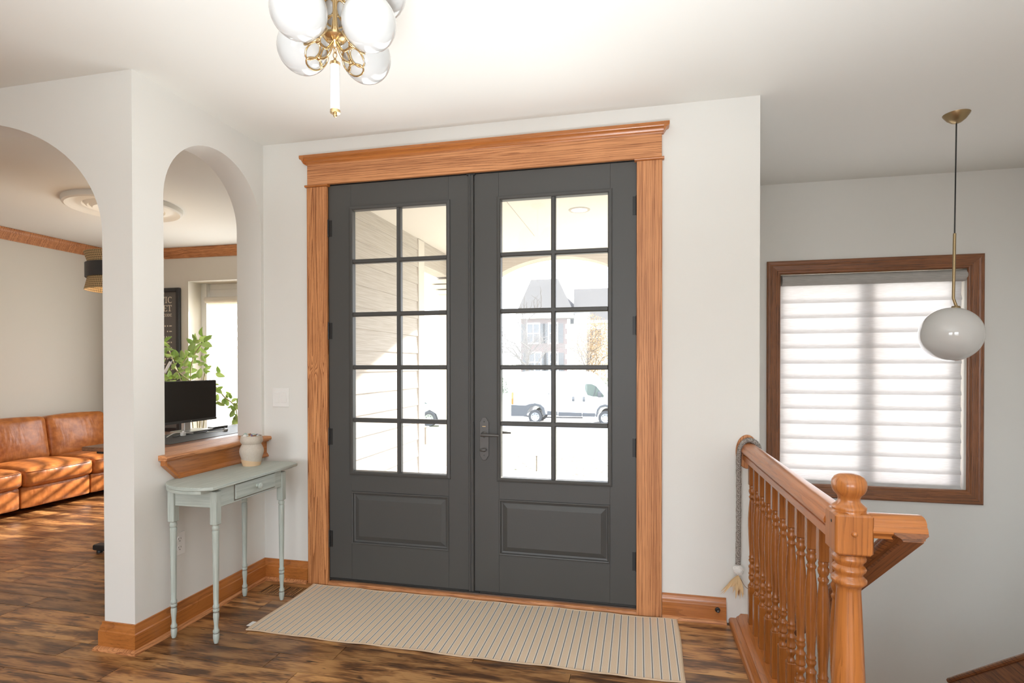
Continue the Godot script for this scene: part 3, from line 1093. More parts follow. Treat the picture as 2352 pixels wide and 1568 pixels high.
func build_stair_window() -> void:
	var w := thing("window_1", "stairwell window with a centre mullion behind the shade", "window", Vector3(4.01, 0.45, -1.66), "", "structure")
	for x in [[3.385, 3.44], [4.585, 4.640]]: obj("window_stile", geo().span(Vector3(x[0], 0.442, -1.695), Vector3(x[1], 2.058, -1.655), 0.004), M.brown, w)
	obj("mullion", geo().span(Vector3(3.985, 0.442, -1.695), Vector3(4.075, 2.058, -1.655), 0.004), M.brown, w)
	for y in [[0.442, 0.50], [2.00, 2.058]]: obj("window_rail", geo().span(Vector3(3.44, y[0], -1.695), Vector3(4.585, y[1], -1.656), 0.004), M.brown, w)
	for x in [[3.44, 3.985], [4.075, 4.585]]:
		obj("pane", geo().flat4(Vector3(x[0], 0.5, -1.675), Vector3(x[1], 2.0, -1.675)), M.glass, w)
	var b := thing("banded_shade", "white banded fabric shade in the stairwell window", "window shade", Vector3(4.01, 2.04, -1.59))
	var h := geo()
	var pr := PackedVector2Array()
	for k in 9:
		var t := -PI / 2 + PI * k / 8.0
		pr.append(Vector2(-1.578 + 0.036 * cos(t), 2.006 + 0.040 * sin(t)))
	pr.append(Vector2(-1.625, 2.046)); pr.append(Vector2(-1.625, 1.966))
	var TX := Transform3D(Basis(Vector3(0, 0, 1), Vector3.UP, Vector3(-1, 0, 0)), Vector3.ZERO)
	obj("cassette", h.extrude(pr, -3.404, -4.640, TX, 0.6), M.cassette, b, 0, Vector2(0.3, 0.3))
	# vanes: soft S folds, one below the other
	var top := 1.972
	var pitch := 0.1165
	var nv := 13
	for k in nv:
		var ya := top - k * pitch
		var yb := ya - pitch
		var xl := 3.402
		var xr := 4.625
		var v := geo()
		v.sheet(3, 12, func(u: float, t: float) -> Vector3:
			var y := lerpf(ya, yb - 0.026, t)
			var bulge := 0.014 * sin(PI * pow(t, 0.75)) + 0.012 * smoothstep(0.70, 0.9, t)
			return Vector3(lerpf(xl, xr - 0.006 * sin(t * PI), u), y, -1.604 + bulge), Vector3.BACK)
		obj("vane", v, M.fabric, b, 0, Vector2(0.25, 0.25))
	obj("back_sheer", geo().sheet(2, 2, func(u: float, t: float) -> Vector3: return Vector3(lerpf(3.405, 4.62, u), lerpf(1.97, 0.462, t), -1.612), Vector3.BACK), M.fabric, b, 0, Vector2(0.25, 0.25))
	obj("bottom_rail", geo().span(Vector3(3.402, 0.450, -1.614), Vector3(4.622, 0.470, -1.594), 0.005), M.cassette, b, 0, Vector2(0.3, 0.3))

func build_office_window() -> void:
	var w := thing("window_2", "white office window inside the deep recess", "window", Vector3(-2.08, 0.52, -2.77), "", "structure")
	for x in [[-2.91, -2.83], [-2.10, -2.05], [-1.33, -1.25]]: obj("window_stile", geo().span(Vector3(x[0], 0.52, -2.79), Vector3(x[1], 2.354, -2.75), 0.004), M.white, w)
	for y in [[0.52, 0.58], [2.28, 2.354]]: obj("window_rail", geo().span(Vector3(-2.83, y[0], -2.79), Vector3(-1.33, y[1], -2.751), 0.004), M.white, w)
	obj("head_panel", geo().span(Vector3(-2.83, 2.165, -2.755), Vector3(-1.33, 2.282, -2.742), 0.002), M.wht_matte, w)
	obj("inner_lining", geo().span(Vector3(-2.909, 0.52, -2.75), Vector3(-2.835, 2.353, -2.70)), M.wht_matte, w)
	for x in [[-2.83, -2.10], [-2.05, -1.33]]:
		obj("pane", geo().flat4(Vector3(x[0], 0.58, -2.77), Vector3(x[1], 2.28, -2.77)), M.glass, w)
	var b := thing("office_shade", "cream banded shade hanging in the office window", "window shade", Vector3(-2.08, 2.2, -2.70))
	var pr := PackedVector2Array()
	for k in 9:
		var t := -PI / 2 + PI * k / 8.0
		pr.append(Vector2(-2.690 + 0.032 * cos(t), 2.150 + 0.036 * sin(t)))
	pr.append(Vector2(-2.735, 2.186)); pr.append(Vector2(-2.735, 2.114))
	var TX := Transform3D(Basis(Vector3(0, 0, 1), Vector3.UP, Vector3(-1, 0, 0)), Vector3.ZERO)
	obj("cassette", geo().extrude(pr, 2.835, 1.30, TX, 0.6), M.cassette2, b, 0, Vector2(0.3, 0.3))
	for k in 15:
		var ya := 2.125 - k * 0.108
		var v := geo()
		var hgt := 0.075 if k < 3 else 0.045
		v.sheet(2, 6, func(u: float, t: float) -> Vector3:
			return Vector3(lerpf(-2.815, -1.345, u), ya - hgt * t, -2.705 + 0.012 * sin(PI * t)), Vector3.BACK)
		obj("vane", v, M.fabric2, b, 0, Vector2(0.25, 0.25))
	obj("bottom_rail", geo().span(Vector3(-2.815, 0.535, -2.715), Vector3(-1.345, 0.555, -2.695), 0.005), M.fabric2, b)

# ---------------------------------------------------------------- outside
func wheel(parent: Node, at: Vector3, r: float) -> void:
	var t := geo()
	t.xf = Transform3D(Basis(Vector3.RIGHT, PI / 2), at)
	t.lathe(v2([r * 0.62, 0.10, r * 0.9, 0.11, r, 0.07, r, -0.09, r * 0.9, -0.11]), Vector3.ZERO, 28)
	var w := obj("wheel", t, M.tyre, parent)
	var h := geo()
	h.xf = t.xf
	h.lathe(v2([0, 0.075, r * 0.2, 0.085, r * 0.25, 0.07, r * 0.55, 0.09, r * 0.63, 0.10]), Vector3.ZERO, 28)
	obj("hub", h, M.silver, w)
	var s := geo()
	for k in 7:
		var a := TAU * k / 7.0
		s.box(at + Vector3(cos(a) * r * 0.42, sin(a) * r * 0.42, 0.088), Vector3(r * 0.11, r * 0.11, 0.008), 0.003)
	bits("hub_holes", s, M.tyre, w)

func build_outside() -> void:
	# porch
	struct("floor_porch", geo().span(Vector3(-0.30, -0.32, -4.15), Vector3(2.8, -0.10, -0.15)), M.concrete, "pale concrete porch floor outside the doors", "porch floor")
	var pc := struct("ceiling_porch", geo().span(Vector3(-0.30, 2.755, -4.1), Vector3(2.8, 3.0, -0.15)), M.ext_ceiling, "pale porch ceiling seen through the door glass", "ceiling")
	obj("panel_seam", geo().box(Vector3(1.22, 2.7545, -2.2), Vector3(0.006, 0.002, 1.3)), M.siding, pc)
	var sd := thing("wall_siding", "beige lap siding on the house side of the porch", "wall", Vector3(-0.06, 0, -1.4), "", "structure")
	for k in 14:
		var yb := 2.626 - 0.19 * k
		var b := geo()
		var T := Transform3D(Basis(Vector3(1, 0, 0), Vector3.UP, Vector3(0, 0, 1)), Vector3.ZERO)
		b.extrude(v2([-0.072, yb + 0.20, -0.064, yb + 0.20, -0.052, yb, -0.072, yb]), -2.66, -0.15, T)
		obj("siding_board", b, M.siding, sd, 2, Vector2(0.8, 0.3))
	obj("corner_board", geo().span(Vector3(-0.18, -0.1, -2.83), Vector3(-0.045, 2.75, -2.66), 0.004), M.ext_trim, sd)
	obj("frieze_beam", geo().span(Vector3(-0.24, 2.49, -4.0), Vector3(-0.055, 2.755, -2.80), 0.004), M.siding, sd)
	var bm := PackedVector2Array([Vector2(-0.26, 2.75), Vector2(-0.26, 2.42), Vector2(0.0, 2.42)])
	var R := 1.6
	for k in 25:
		var x := lerpf(0.02, 2.66, k / 24.0)
		bm.append(Vector2(x, 2.711 - (R - sqrt(maxf(R * R - (x - 1.34) * (x - 1.34), 0.0)))))
	bm.append(Vector2(2.80, 2.0)); bm.append(Vector2(2.80, 2.75))
	var beam := struct("beam_porch_arch", geo().extrude(bm, -4.02, -3.80), M.siding, "beige arched beam across the front of the porch", "beam")
	var col := thing("column_porch", "beige square porch column with a stepped capital", "column", Vector3(-0.12, -0.1, -3.9), "", "structure")
	obj("shaft", geo().span(Vector3(-0.235, -0.1, -4.01), Vector3(0.0, 2.30, -3.79), 0.006), M.ext_trim, col)
	for k in 3:
		var e := 0.03 + 0.035 * k
		obj("capital_step", geo().span(Vector3(-0.235 - e, 2.28 + k * 0.065, -4.01 - e), Vector3(0.0 + e, 2.335 + k * 0.065, -3.79 + e), 0.006), M.ext_trim, col)
	obj("plinth", geo().span(Vector3(-0.26, -0.1, -4.03), Vector3(0.03, 0.06, -3.77), 0.006), M.ext_trim, col)
	struct("wall_stair_bay", geo().span(Vector3(2.72, -0.4, -1.7), Vector3(2.80, 3.0, -0.15)), M.siding, "outer wall of the stairwell bay beside the porch", "wall")
	# porch downlight
	var dl := thing("recessed_light", "round white recessed light in the porch ceiling", "light", Vector3(1.80, 2.755, -1.94))
	obj("trim_ring", geo().lathe(v2([0.072, -0.001, 0.074, -0.006, 0.095, -0.004, 0.098, 0.0]), Vector3(1.80, 2.755, -1.94), 32), M.siding, dl)
	var lens := mat(Color8(255, 255, 255), 0.4)
	lens.emission_enabled = true
	lens.emission = Color(1.0, 0.97, 0.92)
	lens.emission_energy_multiplier = 1.5
	obj("lens", geo().lathe(v2([0.0, 0.0, 0.072, -0.001]), Vector3(1.80, 2.752, -1.94), 24), lens, dl)
	# picket gate at the open side of the porch
	var gt := thing("picket_gate", "beige picket gate with an arched top beside the porch column", "gate", Vector3(-0.10, -0.1, -3.35))
	for k in 9:
		var z := -2.90 - 0.105 * k
		var t := k / 8.0
		var hgt := 0.30 + 0.20 * sin(t * PI * 0.5)
		obj("picket", geo().span(Vector3(-0.115, -0.06, z - 0.045), Vector3(-0.095, hgt, z + 0.045), 0.006), M.ext_trim, gt, 1)
	obj("rail", geo().span(Vector3(-0.095, 0.0, -3.80), Vector3(-0.07, 0.06, -2.84), 0.004), M.ext_trim, gt, 2)
	obj("rail", geo().span(Vector3(-0.135, 0.22, -3.80), Vector3(-0.115, 0.28, -2.84), 0.004), M.ext_trim, gt, 2)
	var bx := thing("meter_box", "small beige box fixed to the porch corner board", "box", Vector3(-0.07, 0.45, -2.86))
	obj("housing", geo().span(Vector3(-0.10, 0.45, -2.90), Vector3(-0.03, 0.64, -2.83), 0.006), M.siding, bx)
	obj("lid", geo().span(Vector3(-0.105, 0.64, -2.905), Vector3(-0.02, 0.655, -2.825), 0.004), M.ext_trim, bx)
	# ground in strips
	var prof := [[-4.15, -0.30], [-9.0, -0.52], [-21.0, -1.42]]
	var g := geo()
	for k in prof.size() - 1:
		g.flat([Vector3(-60, prof[k][1], prof[k][0]), Vector3(60, prof[k][1], prof[k][0]), Vector3(60, prof[k + 1][1], prof[k + 1][0]), Vector3(-60, prof[k + 1][1], prof[k + 1][0])], Vector3.UP)
	g.flat([Vector3(-60, -0.4, 3), Vector3(-4.2, -0.4, 3), Vector3(-4.2, -0.3, -4.15), Vector3(-60, -0.3, -4.15)], Vector3.UP)
	g.flat([Vector3(-4.2, -0.34, -2.7), Vector3(-0.3, -0.34, -2.7), Vector3(-0.3, -0.3, -4.15), Vector3(-4.2, -0.3, -4.15)], Vector3.UP)
	g.flat([Vector3(2.8, -0.34, -1.65), Vector3(60, -0.34, -1.65), Vector3(60, -0.3, -4.15), Vector3(2.8, -0.3, -4.15)], Vector3.UP)
	struct("ground_lawn", g, M.grass, "pale sunlit front lawn sloping to the street", "lawn", 0, Vector2(3, 3))
	g = geo()
	g.flat([Vector3(-60, -1.42, -21), Vector3(60, -1.42, -21), Vector3(60, -1.60, -21.3), Vector3(-60, -1.60, -21.3)], Vector3.UP)
	g.flat([Vector3(-60, -1.60, -21.3), Vector3(60, -1.60, -21.3), Vector3(60, -1.60, -29.0), Vector3(-60, -1.60, -29.0)], Vector3.UP)
	struct("road", g, M.asphalt, "sunlit street crossing beyond the lawn", "road")
	g = geo()
	g.span(Vector3(-60, -1.8, -29.3), Vector3(60, -1.47, -29.0), 0.03)
	struct("kerb", g, M.concrete, "pale kerb along the far side of the street", "kerb")
	g = geo()
	prof = [[-29.3, -1.48], [-42.0, -0.75], [-52.0, 0.1], [-140.0, 1.5]]
	for k in prof.size() - 1:
		g.flat([Vector3(-90, prof[k][1], prof[k][0]), Vector3(60, prof[k][1], prof[k][0]), Vector3(60, prof[k + 1][1], prof[k + 1][0]), Vector3(-90, prof[k + 1][1], prof[k + 1][0])], Vector3.UP)
	struct("ground_far_lawn", g, M.grass, "lawn bank rising beyond the street", "lawn", 0, Vector2(3, 3))
	build_van()
	build_car()
	build_house()
	build_trees()
	# yard bits
	var st := thing("garden_stake", "thin wooden stake standing in the lawn outside the right door", "stake", Vector3(0.71, -0.38, -5.77))
	obj("post", geo().box(Vector3(0.71, -0.26, -5.77), Vector3(0.018, 0.26, 0.018), 0.003), M.bark, st)
	obj("cap", geo().box(Vector3(0.71, -0.13, -5.77), Vector3(0.024, 0.02, 0.024), 0.003), M.bark, st)
	var lf := geo()
	rng.seed = 77
	for k in 260:
		var p := Vector3(rng.randf_range(0.0, 2.6), 0, rng.randf_range(-8.0, -4.6))
		p.y = -0.30 - (-4.15 - p.z) / 4.85 * 0.22 + 0.012
		var a := rng.randf() * TAU
		var s := rng.randf_range(0.012, 0.05)
		var d := Vector3(cos(a), 0.15, sin(a)) * s
		var e := Vector3(-sin(a), 0.2, cos(a)) * s * 0.5
		lf.flat([p - d, p + e, p + d, p - e], Vector3.UP)
	var fl := obj("fallen_leaves", lf, M.bark)
	tag(fl, "scattered dry brown leaves and bare soil bits on the near lawn", "leaves", "", "stuff")

func build_van() -> void:
	var van := thing("van", "white cargo van with grey cladding parked across the street", "van", Vector3(-1.1, -1.6, -25.3))
	var zf := -24.3    # near side
	var zb := -26.3
	# rear at x = -3.95, front at x = 1.6; y from the street at -1.6
	var y := -1.6
	var s := PackedVector2Array()
	for q in [[-3.92, 0.52], [-3.92, 1.10], [-3.86, 1.75], [-3.70, 2.42], [-3.52, 2.58], [-3.2, 2.62], [-0.3, 2.60], [-0.05, 2.55], [0.25, 2.38], [0.78, 1.78], [1.02, 1.48], [1.50, 1.28], [1.72, 1.12], [1.80, 0.85], [1.82, 0.45], [1.12, 0.45], [1.10, 0.62], [0.98, 0.80], [0.75, 0.90], [0.52, 0.84], [0.38, 0.66], [0.34, 0.45], [-2.32, 0.45], [-2.36, 0.66], [-2.50, 0.84], [-2.74, 0.90], [-2.98, 0.82], [-3.12, 0.64], [-3.15, 0.50]]:
		s.append(Vector2(q[0], y + q[1]))
	obj("body", geo().extrude(s, zf, zb, Transform3D.IDENTITY, 0.5, 0.07), M.car_white, van)
	var cl := func(a: Array) -> void:
		var c := geo()
		var p := v2(a)
		for k in p.size(): p[k].y += y
		c.extrude(p, zf - 0.02, zf + 0.035, Transform3D.IDENTITY, 0.4, 0.012)
		obj("cladding", c, M.cladding, van)
	cl.call([-3.97, 0.36, -3.97, 0.92, -3.24, 0.90, -3.02, 0.98, -2.74, 1.02, -2.46, 0.96, -2.28, 0.80, -2.20, 0.42, -2.33, 0.42, -2.38, 0.66, -2.52, 0.84, -2.74, 0.90, -2.98, 0.82, -3.12, 0.64, -3.18, 0.36])
	cl.call([-2.12, 0.44, -2.12, 0.64, -1.62, 0.62, -1.62, 0.44])
	cl.call([-1.55, 0.40, -1.55, 0.60, -0.40, 0.58, -0.40, 0.40])
	cl.call([-0.36, 0.40, -0.36, 0.58, 0.26, 0.57, 0.24, 0.40])
	cl.call([0.28, 0.40, 0.34, 0.76, 0.48, 0.94, 0.72, 1.02, 1.00, 0.96, 1.40, 1.02, 1.80, 0.86, 1.84, 0.40, 1.14, 0.40, 1.12, 0.62, 0.98, 0.80, 0.75, 0.90, 0.52, 0.84, 0.38, 0.66, 0.36, 0.40])
	wheel(van, Vector3(-2.74, y + 0.345, zf - 0.10), 0.345)
	wheel(van, Vector3(0.75, y + 0.345, zf - 0.10), 0.345)
	wheel(van, Vector3(-2.74, y + 0.345, zb + 0.12), 0.345)
	wheel(van, Vector3(0.75, y + 0.345, zb + 0.12), 0.345)
	var gl := v2([-0.26, 1.90, -0.20, 2.02, 0.10, 2.00, 0.30, 1.90, 0.68, 1.44, 0.66, 1.36, 0.10, 1.40, -0.12, 1.46, -0.24, 1.70])
	for k in gl.size(): gl[k].y += y
	var win := obj("side_window", geo().extrude(gl, zf - 0.01, zf + 0.006, Transform3D.IDENTITY, 0.4, 0.004), M.auto_glass, van)
	obj("window_post", geo().tube([Vector3(0.16, y + 1.40, zf + 0.01), Vector3(0.24, y + 1.62, zf + 0.01), Vector3(0.30, y + 1.88, zf + 0.01)], 0.022, 6), M.cladding, win)
	var mr := geo().cushion(Vector3(0.47, y + 1.50, zf + 0.14), Vector3(0.18, 0.28, 0.16), 0.05, Vector3.ZERO, 5)
	obj("mirror", mr, M.cladding, van)
	for x in [-0.82, -0.30]:
		obj("door_handle", geo().box(Vector3(x, y + 1.26, zf + 0.02), Vector3(0.12, 0.24, 0.04), 0.02), M.cladding, van)
	obj("slide_handle", geo().box(Vector3(-2.05, y + 1.50, zf + 0.01), Vector3(0.08, 0.05, 0.03), 0.01), M.cladding, van)
	var sm := geo()
	sm.box(Vector3(-0.56, y + 1.4, zf + 0.001), Vector3(0.012, 1.7, 0.006))
	sm.box(Vector3(-2.14, y + 1.5, zf + 0.001), Vector3(0.012, 1.7, 0.006))
	for e in [[-3.35, 1.85, -2.75, 1.85], [-3.35, 1.85, -3.25, 1.25], [-3.25, 1.25, -2.7, 1.2], [-2.7, 1.2, -2.5, 1.5], [-2.75, 1.85, -2.65, 1.65]]:
		sm.tube([Vector3(e[0], y + e[1], zf + 0.002), Vector3(e[2], y + e[3], zf + 0.002)], 0.008, 4)
	bits("panel_lines", sm, M.silver, van)
	obj("tail_light", geo().box(Vector3(-3.91, y + 1.25, zf - 0.04), Vector3(0.10, 0.62, 0.12), 0.03), M.amber, van)
	obj("exhaust", geo().tube([Vector3(-3.4, y + 0.34, zf - 0.4), Vector3(-2.6, y + 0.28, zf - 0.4), Vector3(-0.4, y + 0.30, zf - 0.4)], 0.03, 6), M.cladding, van)

func build_car() -> void:
	var x0 := -6.45
	var y := -1.30
	var zf := -19.3
	var car := thing("car", "white car on the drive seen past the porch column", "car", Vector3(x0 - 1.2, y, zf - 0.9))
	var s := PackedVector2Array()
	for q in [[0.95, 0.30], [0.98, 0.55], [0.90, 0.72], [0.20, 0.98], [-0.70, 1.42], [-1.6, 1.48], [-2.5, 1.36], [-3.3, 1.02], [-3.45, 0.7], [-3.42, 0.32], [-2.95, 0.32], [-2.86, 0.52], [-2.6, 0.66], [-2.34, 0.52], [-2.25, 0.28], [-0.38, 0.26], [-0.28, 0.52], [0.0, 0.68], [0.28, 0.52], [0.37, 0.28]]:
		s.append(Vector2(x0 + q[0], y + q[1]))
	obj("body", geo().extrude(s, zf, zf - 1.8, Transform3D.IDENTITY, 0.5, 0.1), M.car_white, car)
	var gl := v2([x0 - 0.05, y + 0.98, x0 - 0.75, y + 1.34, x0 - 1.6, y + 1.39, x0 - 2.4, y + 1.28, x0 - 2.9, y + 1.0])
	obj("side_window", geo().extrude(gl, zf - 0.02, zf + 0.008, Transform3D.IDENTITY, 0.4, 0.004), M.auto_glass, car)
	for x in [x0, x0 - 2.6]:
		wheel(car, Vector3(x, y + 0.33, zf - 0.08), 0.33)
		wheel(car, Vector3(x, y + 0.33, zf - 1.72), 0.33)

func build_house() -> void:
	var h := thing("brick_house", "pale brick house with grey shutters across the street", "house", Vector3(-9.0, -0.2, -54.0))
	var zf := -51.5
	obj("brick_wall", geo().span(Vector3(-9.2, -1.0, zf - 8), Vector3(-4.35, 6.0, zf)), M.brick, h, 0, Vector2(1.75, 1.05))
	obj("side_wall", geo().span(Vector3(-4.35, -1.0, zf - 8), Vector3(4.5, 5.4, zf - 0.4)), M.cream, h)
	for k in 13:
		obj("quoin", geo().span(Vector3(-4.72 if k % 2 else -4.55, -0.6 + k * 0.5, zf - 0.2), Vector3(-4.25, -0.14 + k * 0.5, zf + 0.06), 0.02), M.cream, h)
	obj("eave", geo().span(Vector3(-9.6, 5.95, zf - 8.4), Vector3(-3.9, 6.35, zf + 0.5), 0.04), M.cream, h)
	obj("eave", geo().span(Vector3(-3.9, 5.4, zf - 8.4), Vector3(4.9, 5.7, zf), 0.04), M.cream, h)
	var rf := v2([-9.7, 6.35, -3.8, 6.35, -5.4, 9.8, -8.1, 9.8])
	obj("roof", geo().extrude(rf, zf - 8.0, zf + 0.4), M.roof, h)
	rf = v2([-3.9, 5.7, 4.9, 5.7, 3.0, 8.8, -3.9, 8.8])
	obj("roof", geo().extrude(rf, zf - 8.0, zf - 0.1), M.roof, h)
	for w in [[-8.55, -7.35, 3.55, 5.4], [-6.35, -5.55, 3.55, 5.4], [-8.4, -7.2, 0.7, 2.5], [-6.3, -5.5, 0.7, 2.5], [-2.6, -1.2, 3.2, 4.8], [0.4, 1.8, 3.2, 4.8]]:
		var x0: float = w[0]
		var x1: float = w[1]
		var y0: float = w[2]
		var y1: float = w[3]
		var f := geo()
		f.span(Vector3(x0 - 0.1, y0 - 0.12, zf - 0.1), Vector3(x0, y1 + 0.1, zf + 0.06))
		f.span(Vector3(x1, y0 - 0.12, zf - 0.1), Vector3(x1 + 0.1, y1 + 0.1, zf + 0.06))
		f.span(Vector3(x0 - 0.1, y1, zf - 0.1), Vector3(x1 + 0.1, y1 + 0.14, zf + 0.08))
		f.span(Vector3(x0 - 0.14, y0 - 0.14, zf - 0.1), Vector3(x1 + 0.14, y0, zf + 0.1))
		f.span(Vector3((x0 + x1) * 0.5 - 0.04, y0, zf - 0.1), Vector3((x0 + x1) * 0.5 + 0.04, y1, zf + 0.05))
		f.span(Vector3(x0, (y0 + y1) * 0.5 - 0.04, zf - 0.1), Vector3(x1, (y0 + y1) * 0.5 + 0.04, zf + 0.05))
		var win := obj("window", f, M.cream, h)
		obj("pane", geo().span(Vector3(x0, y0, zf - 0.06), Vector3(x1, y1, zf + 0.02)), M.house_glass, win)
		if w[1] < -4.0:
			for sx in [x0 - 0.62, x1 + 0.12]:
				obj("shutter", geo().span(Vector3(sx, y0 - 0.05, zf - 0.02), Vector3(sx + 0.5, y1 + 0.05, zf + 0.07), 0.02), M.shutter, h)

func branch(g: Geo, p: Vector3, d: Vector3, l: float, r: float, depth: int) -> void:
	var pts := [p]
	var rr := [r]
	var q := p
	for k in 4:
		d = (d + Vector3(rng.randf_range(-0.18, 0.18), rng.randf_range(-0.02, 0.16), rng.randf_range(-0.18, 0.18))).normalized()
		q += d * l * 0.25
		pts.append(q)
		rr.append(r * (1.0 - 0.13 * (k + 1)))
	g.tube(pts, rr, 6 if depth > 2 else 4)
	if depth == 0: return
	for k in 4:
		var at: Vector3 = pts[1 + k]
		var a := rng.randf() * TAU
		var side := d.cross(Vector3(cos(a), 0.3, sin(a))).normalized()
		branch(g, at, (d * 0.75 + side * 0.8).normalized(), l * 0.62, r * 0.52, depth - 1)

func build_trees() -> void:
	rng.seed = 41
	var t := thing("bare_tree", "bare grey tree standing before the brick house", "tree", Vector3(-5.9, -1.0, -38.0), "", "")
	obj("trunk", geo().tube([Vector3(-5.9, -1.1, -38.0), Vector3(-5.92, 0.2, -38.0), Vector3(-5.86, 1.4, -38.05), Vector3(-5.9, 2.2, -38.0)], [0.22, 0.16, 0.14, 0.12], 8), M.bark, t)
	var g := geo()
	for k in 7:
		var a := TAU * k / 7.0 + 0.3
		branch(g, Vector3(-5.9, 0.5 + 0.26 * k, -38.0), Vector3(cos(a) * 0.8, 0.75, sin(a) * 0.8).normalized(), 2.4 - k * 0.1, 0.075, 3)
	branch(g, Vector3(-5.9, 2.1, -38.0), Vector3.UP, 2.6, 0.1, 3)
	var b := obj("branches", g, M.bark, t)
	b.set_meta("kind", "stuff")
	t = thing("autumn_tree", "tree with pale golden leaves right of the brick house", "tree", Vector3(-1.3, -1.1, -37.5))
	obj("trunk", geo().tube([Vector3(-1.3, -1.2, -37.5), Vector3(-1.3, 0.6, -37.5), Vector3(-1.25, 2.4, -37.5)], [0.18, 0.14, 0.09], 8), M.bark, t)
	g = geo()
	for k in 6:
		var a := TAU * k / 6.0
		branch(g, Vector3(-1.3, 0.3 + 0.35 * k, -37.5), Vector3(cos(a) * 0.6, 0.8, sin(a) * 0.6).normalized(), 1.9, 0.05, 2)
	b = obj("branches", g, M.bark, t)
	b.set_meta("kind", "stuff")
	g = geo()
	for k in 6500:
		var d := Vector3(rng.randfn(), rng.randfn(), rng.randfn()).normalized() * pow(rng.randf(), 0.45)
		var p := Vector3(-1.0, 2.5, -37.5) + d * Vector3(1.75, 2.6, 1.6)
		var a := Vector3(rng.randfn(), rng.randfn(), rng.randfn()).normalized() * 0.05
		var e := a.cross(Vector3(rng.randfn(), rng.randfn(), rng.randfn())).normalized() * 0.034
		g.flat([p - a, p + e, p + a, p - e], Vector3.UP)
	b = obj("foliage", g, M.autumn, t)
	b.set_meta("kind", "stuff")
	for sp in [[-8.7, -39.5, 1.0, "round dormant shrub left of the bare tree"], [-4.2, -46.0, 0.7, "low shrub in front of the brick house wall"], [1.0, -34.0, 1.1, "tall dormant shrub beyond the van windscreen"]]:
		var sh := thing("shrub", sp[3], "shrub", Vector3(sp[0], -0.8, sp[1]), "dormant shrubs across the street")
		g = geo()
		for k in 420:
			var d := Vector3(rng.randfn(), absf(rng.randfn()), rng.randfn()).normalized() * pow(rng.randf(), 0.4) * float(sp[2])
			var p := Vector3(sp[0], -0.9, sp[1]) + d * Vector3(1.0, 1.5, 1.0)
			var a := Vector3(rng.randfn(), rng.randfn(), rng.randfn()).normalized() * 0.08
			var e := a.cross(Vector3(rng.randfn(), rng.randfn(), rng.randfn())).normalized() * 0.05
			g.flat([p - a, p + e, p + a, p - e], Vector3.UP)
		b = obj("foliage", g, M.shrub, sh)
		b.set_meta("kind", "stuff")
		g = geo()
		for k in 5:
			branch(g, Vector3(sp[0], -1.2, sp[1]), Vector3(cos(k * 1.3) * 0.4, 1, sin(k * 1.3) * 0.4).normalized(), 1.0, 0.03, 1)
		obj("stems", g, M.bark, sh)

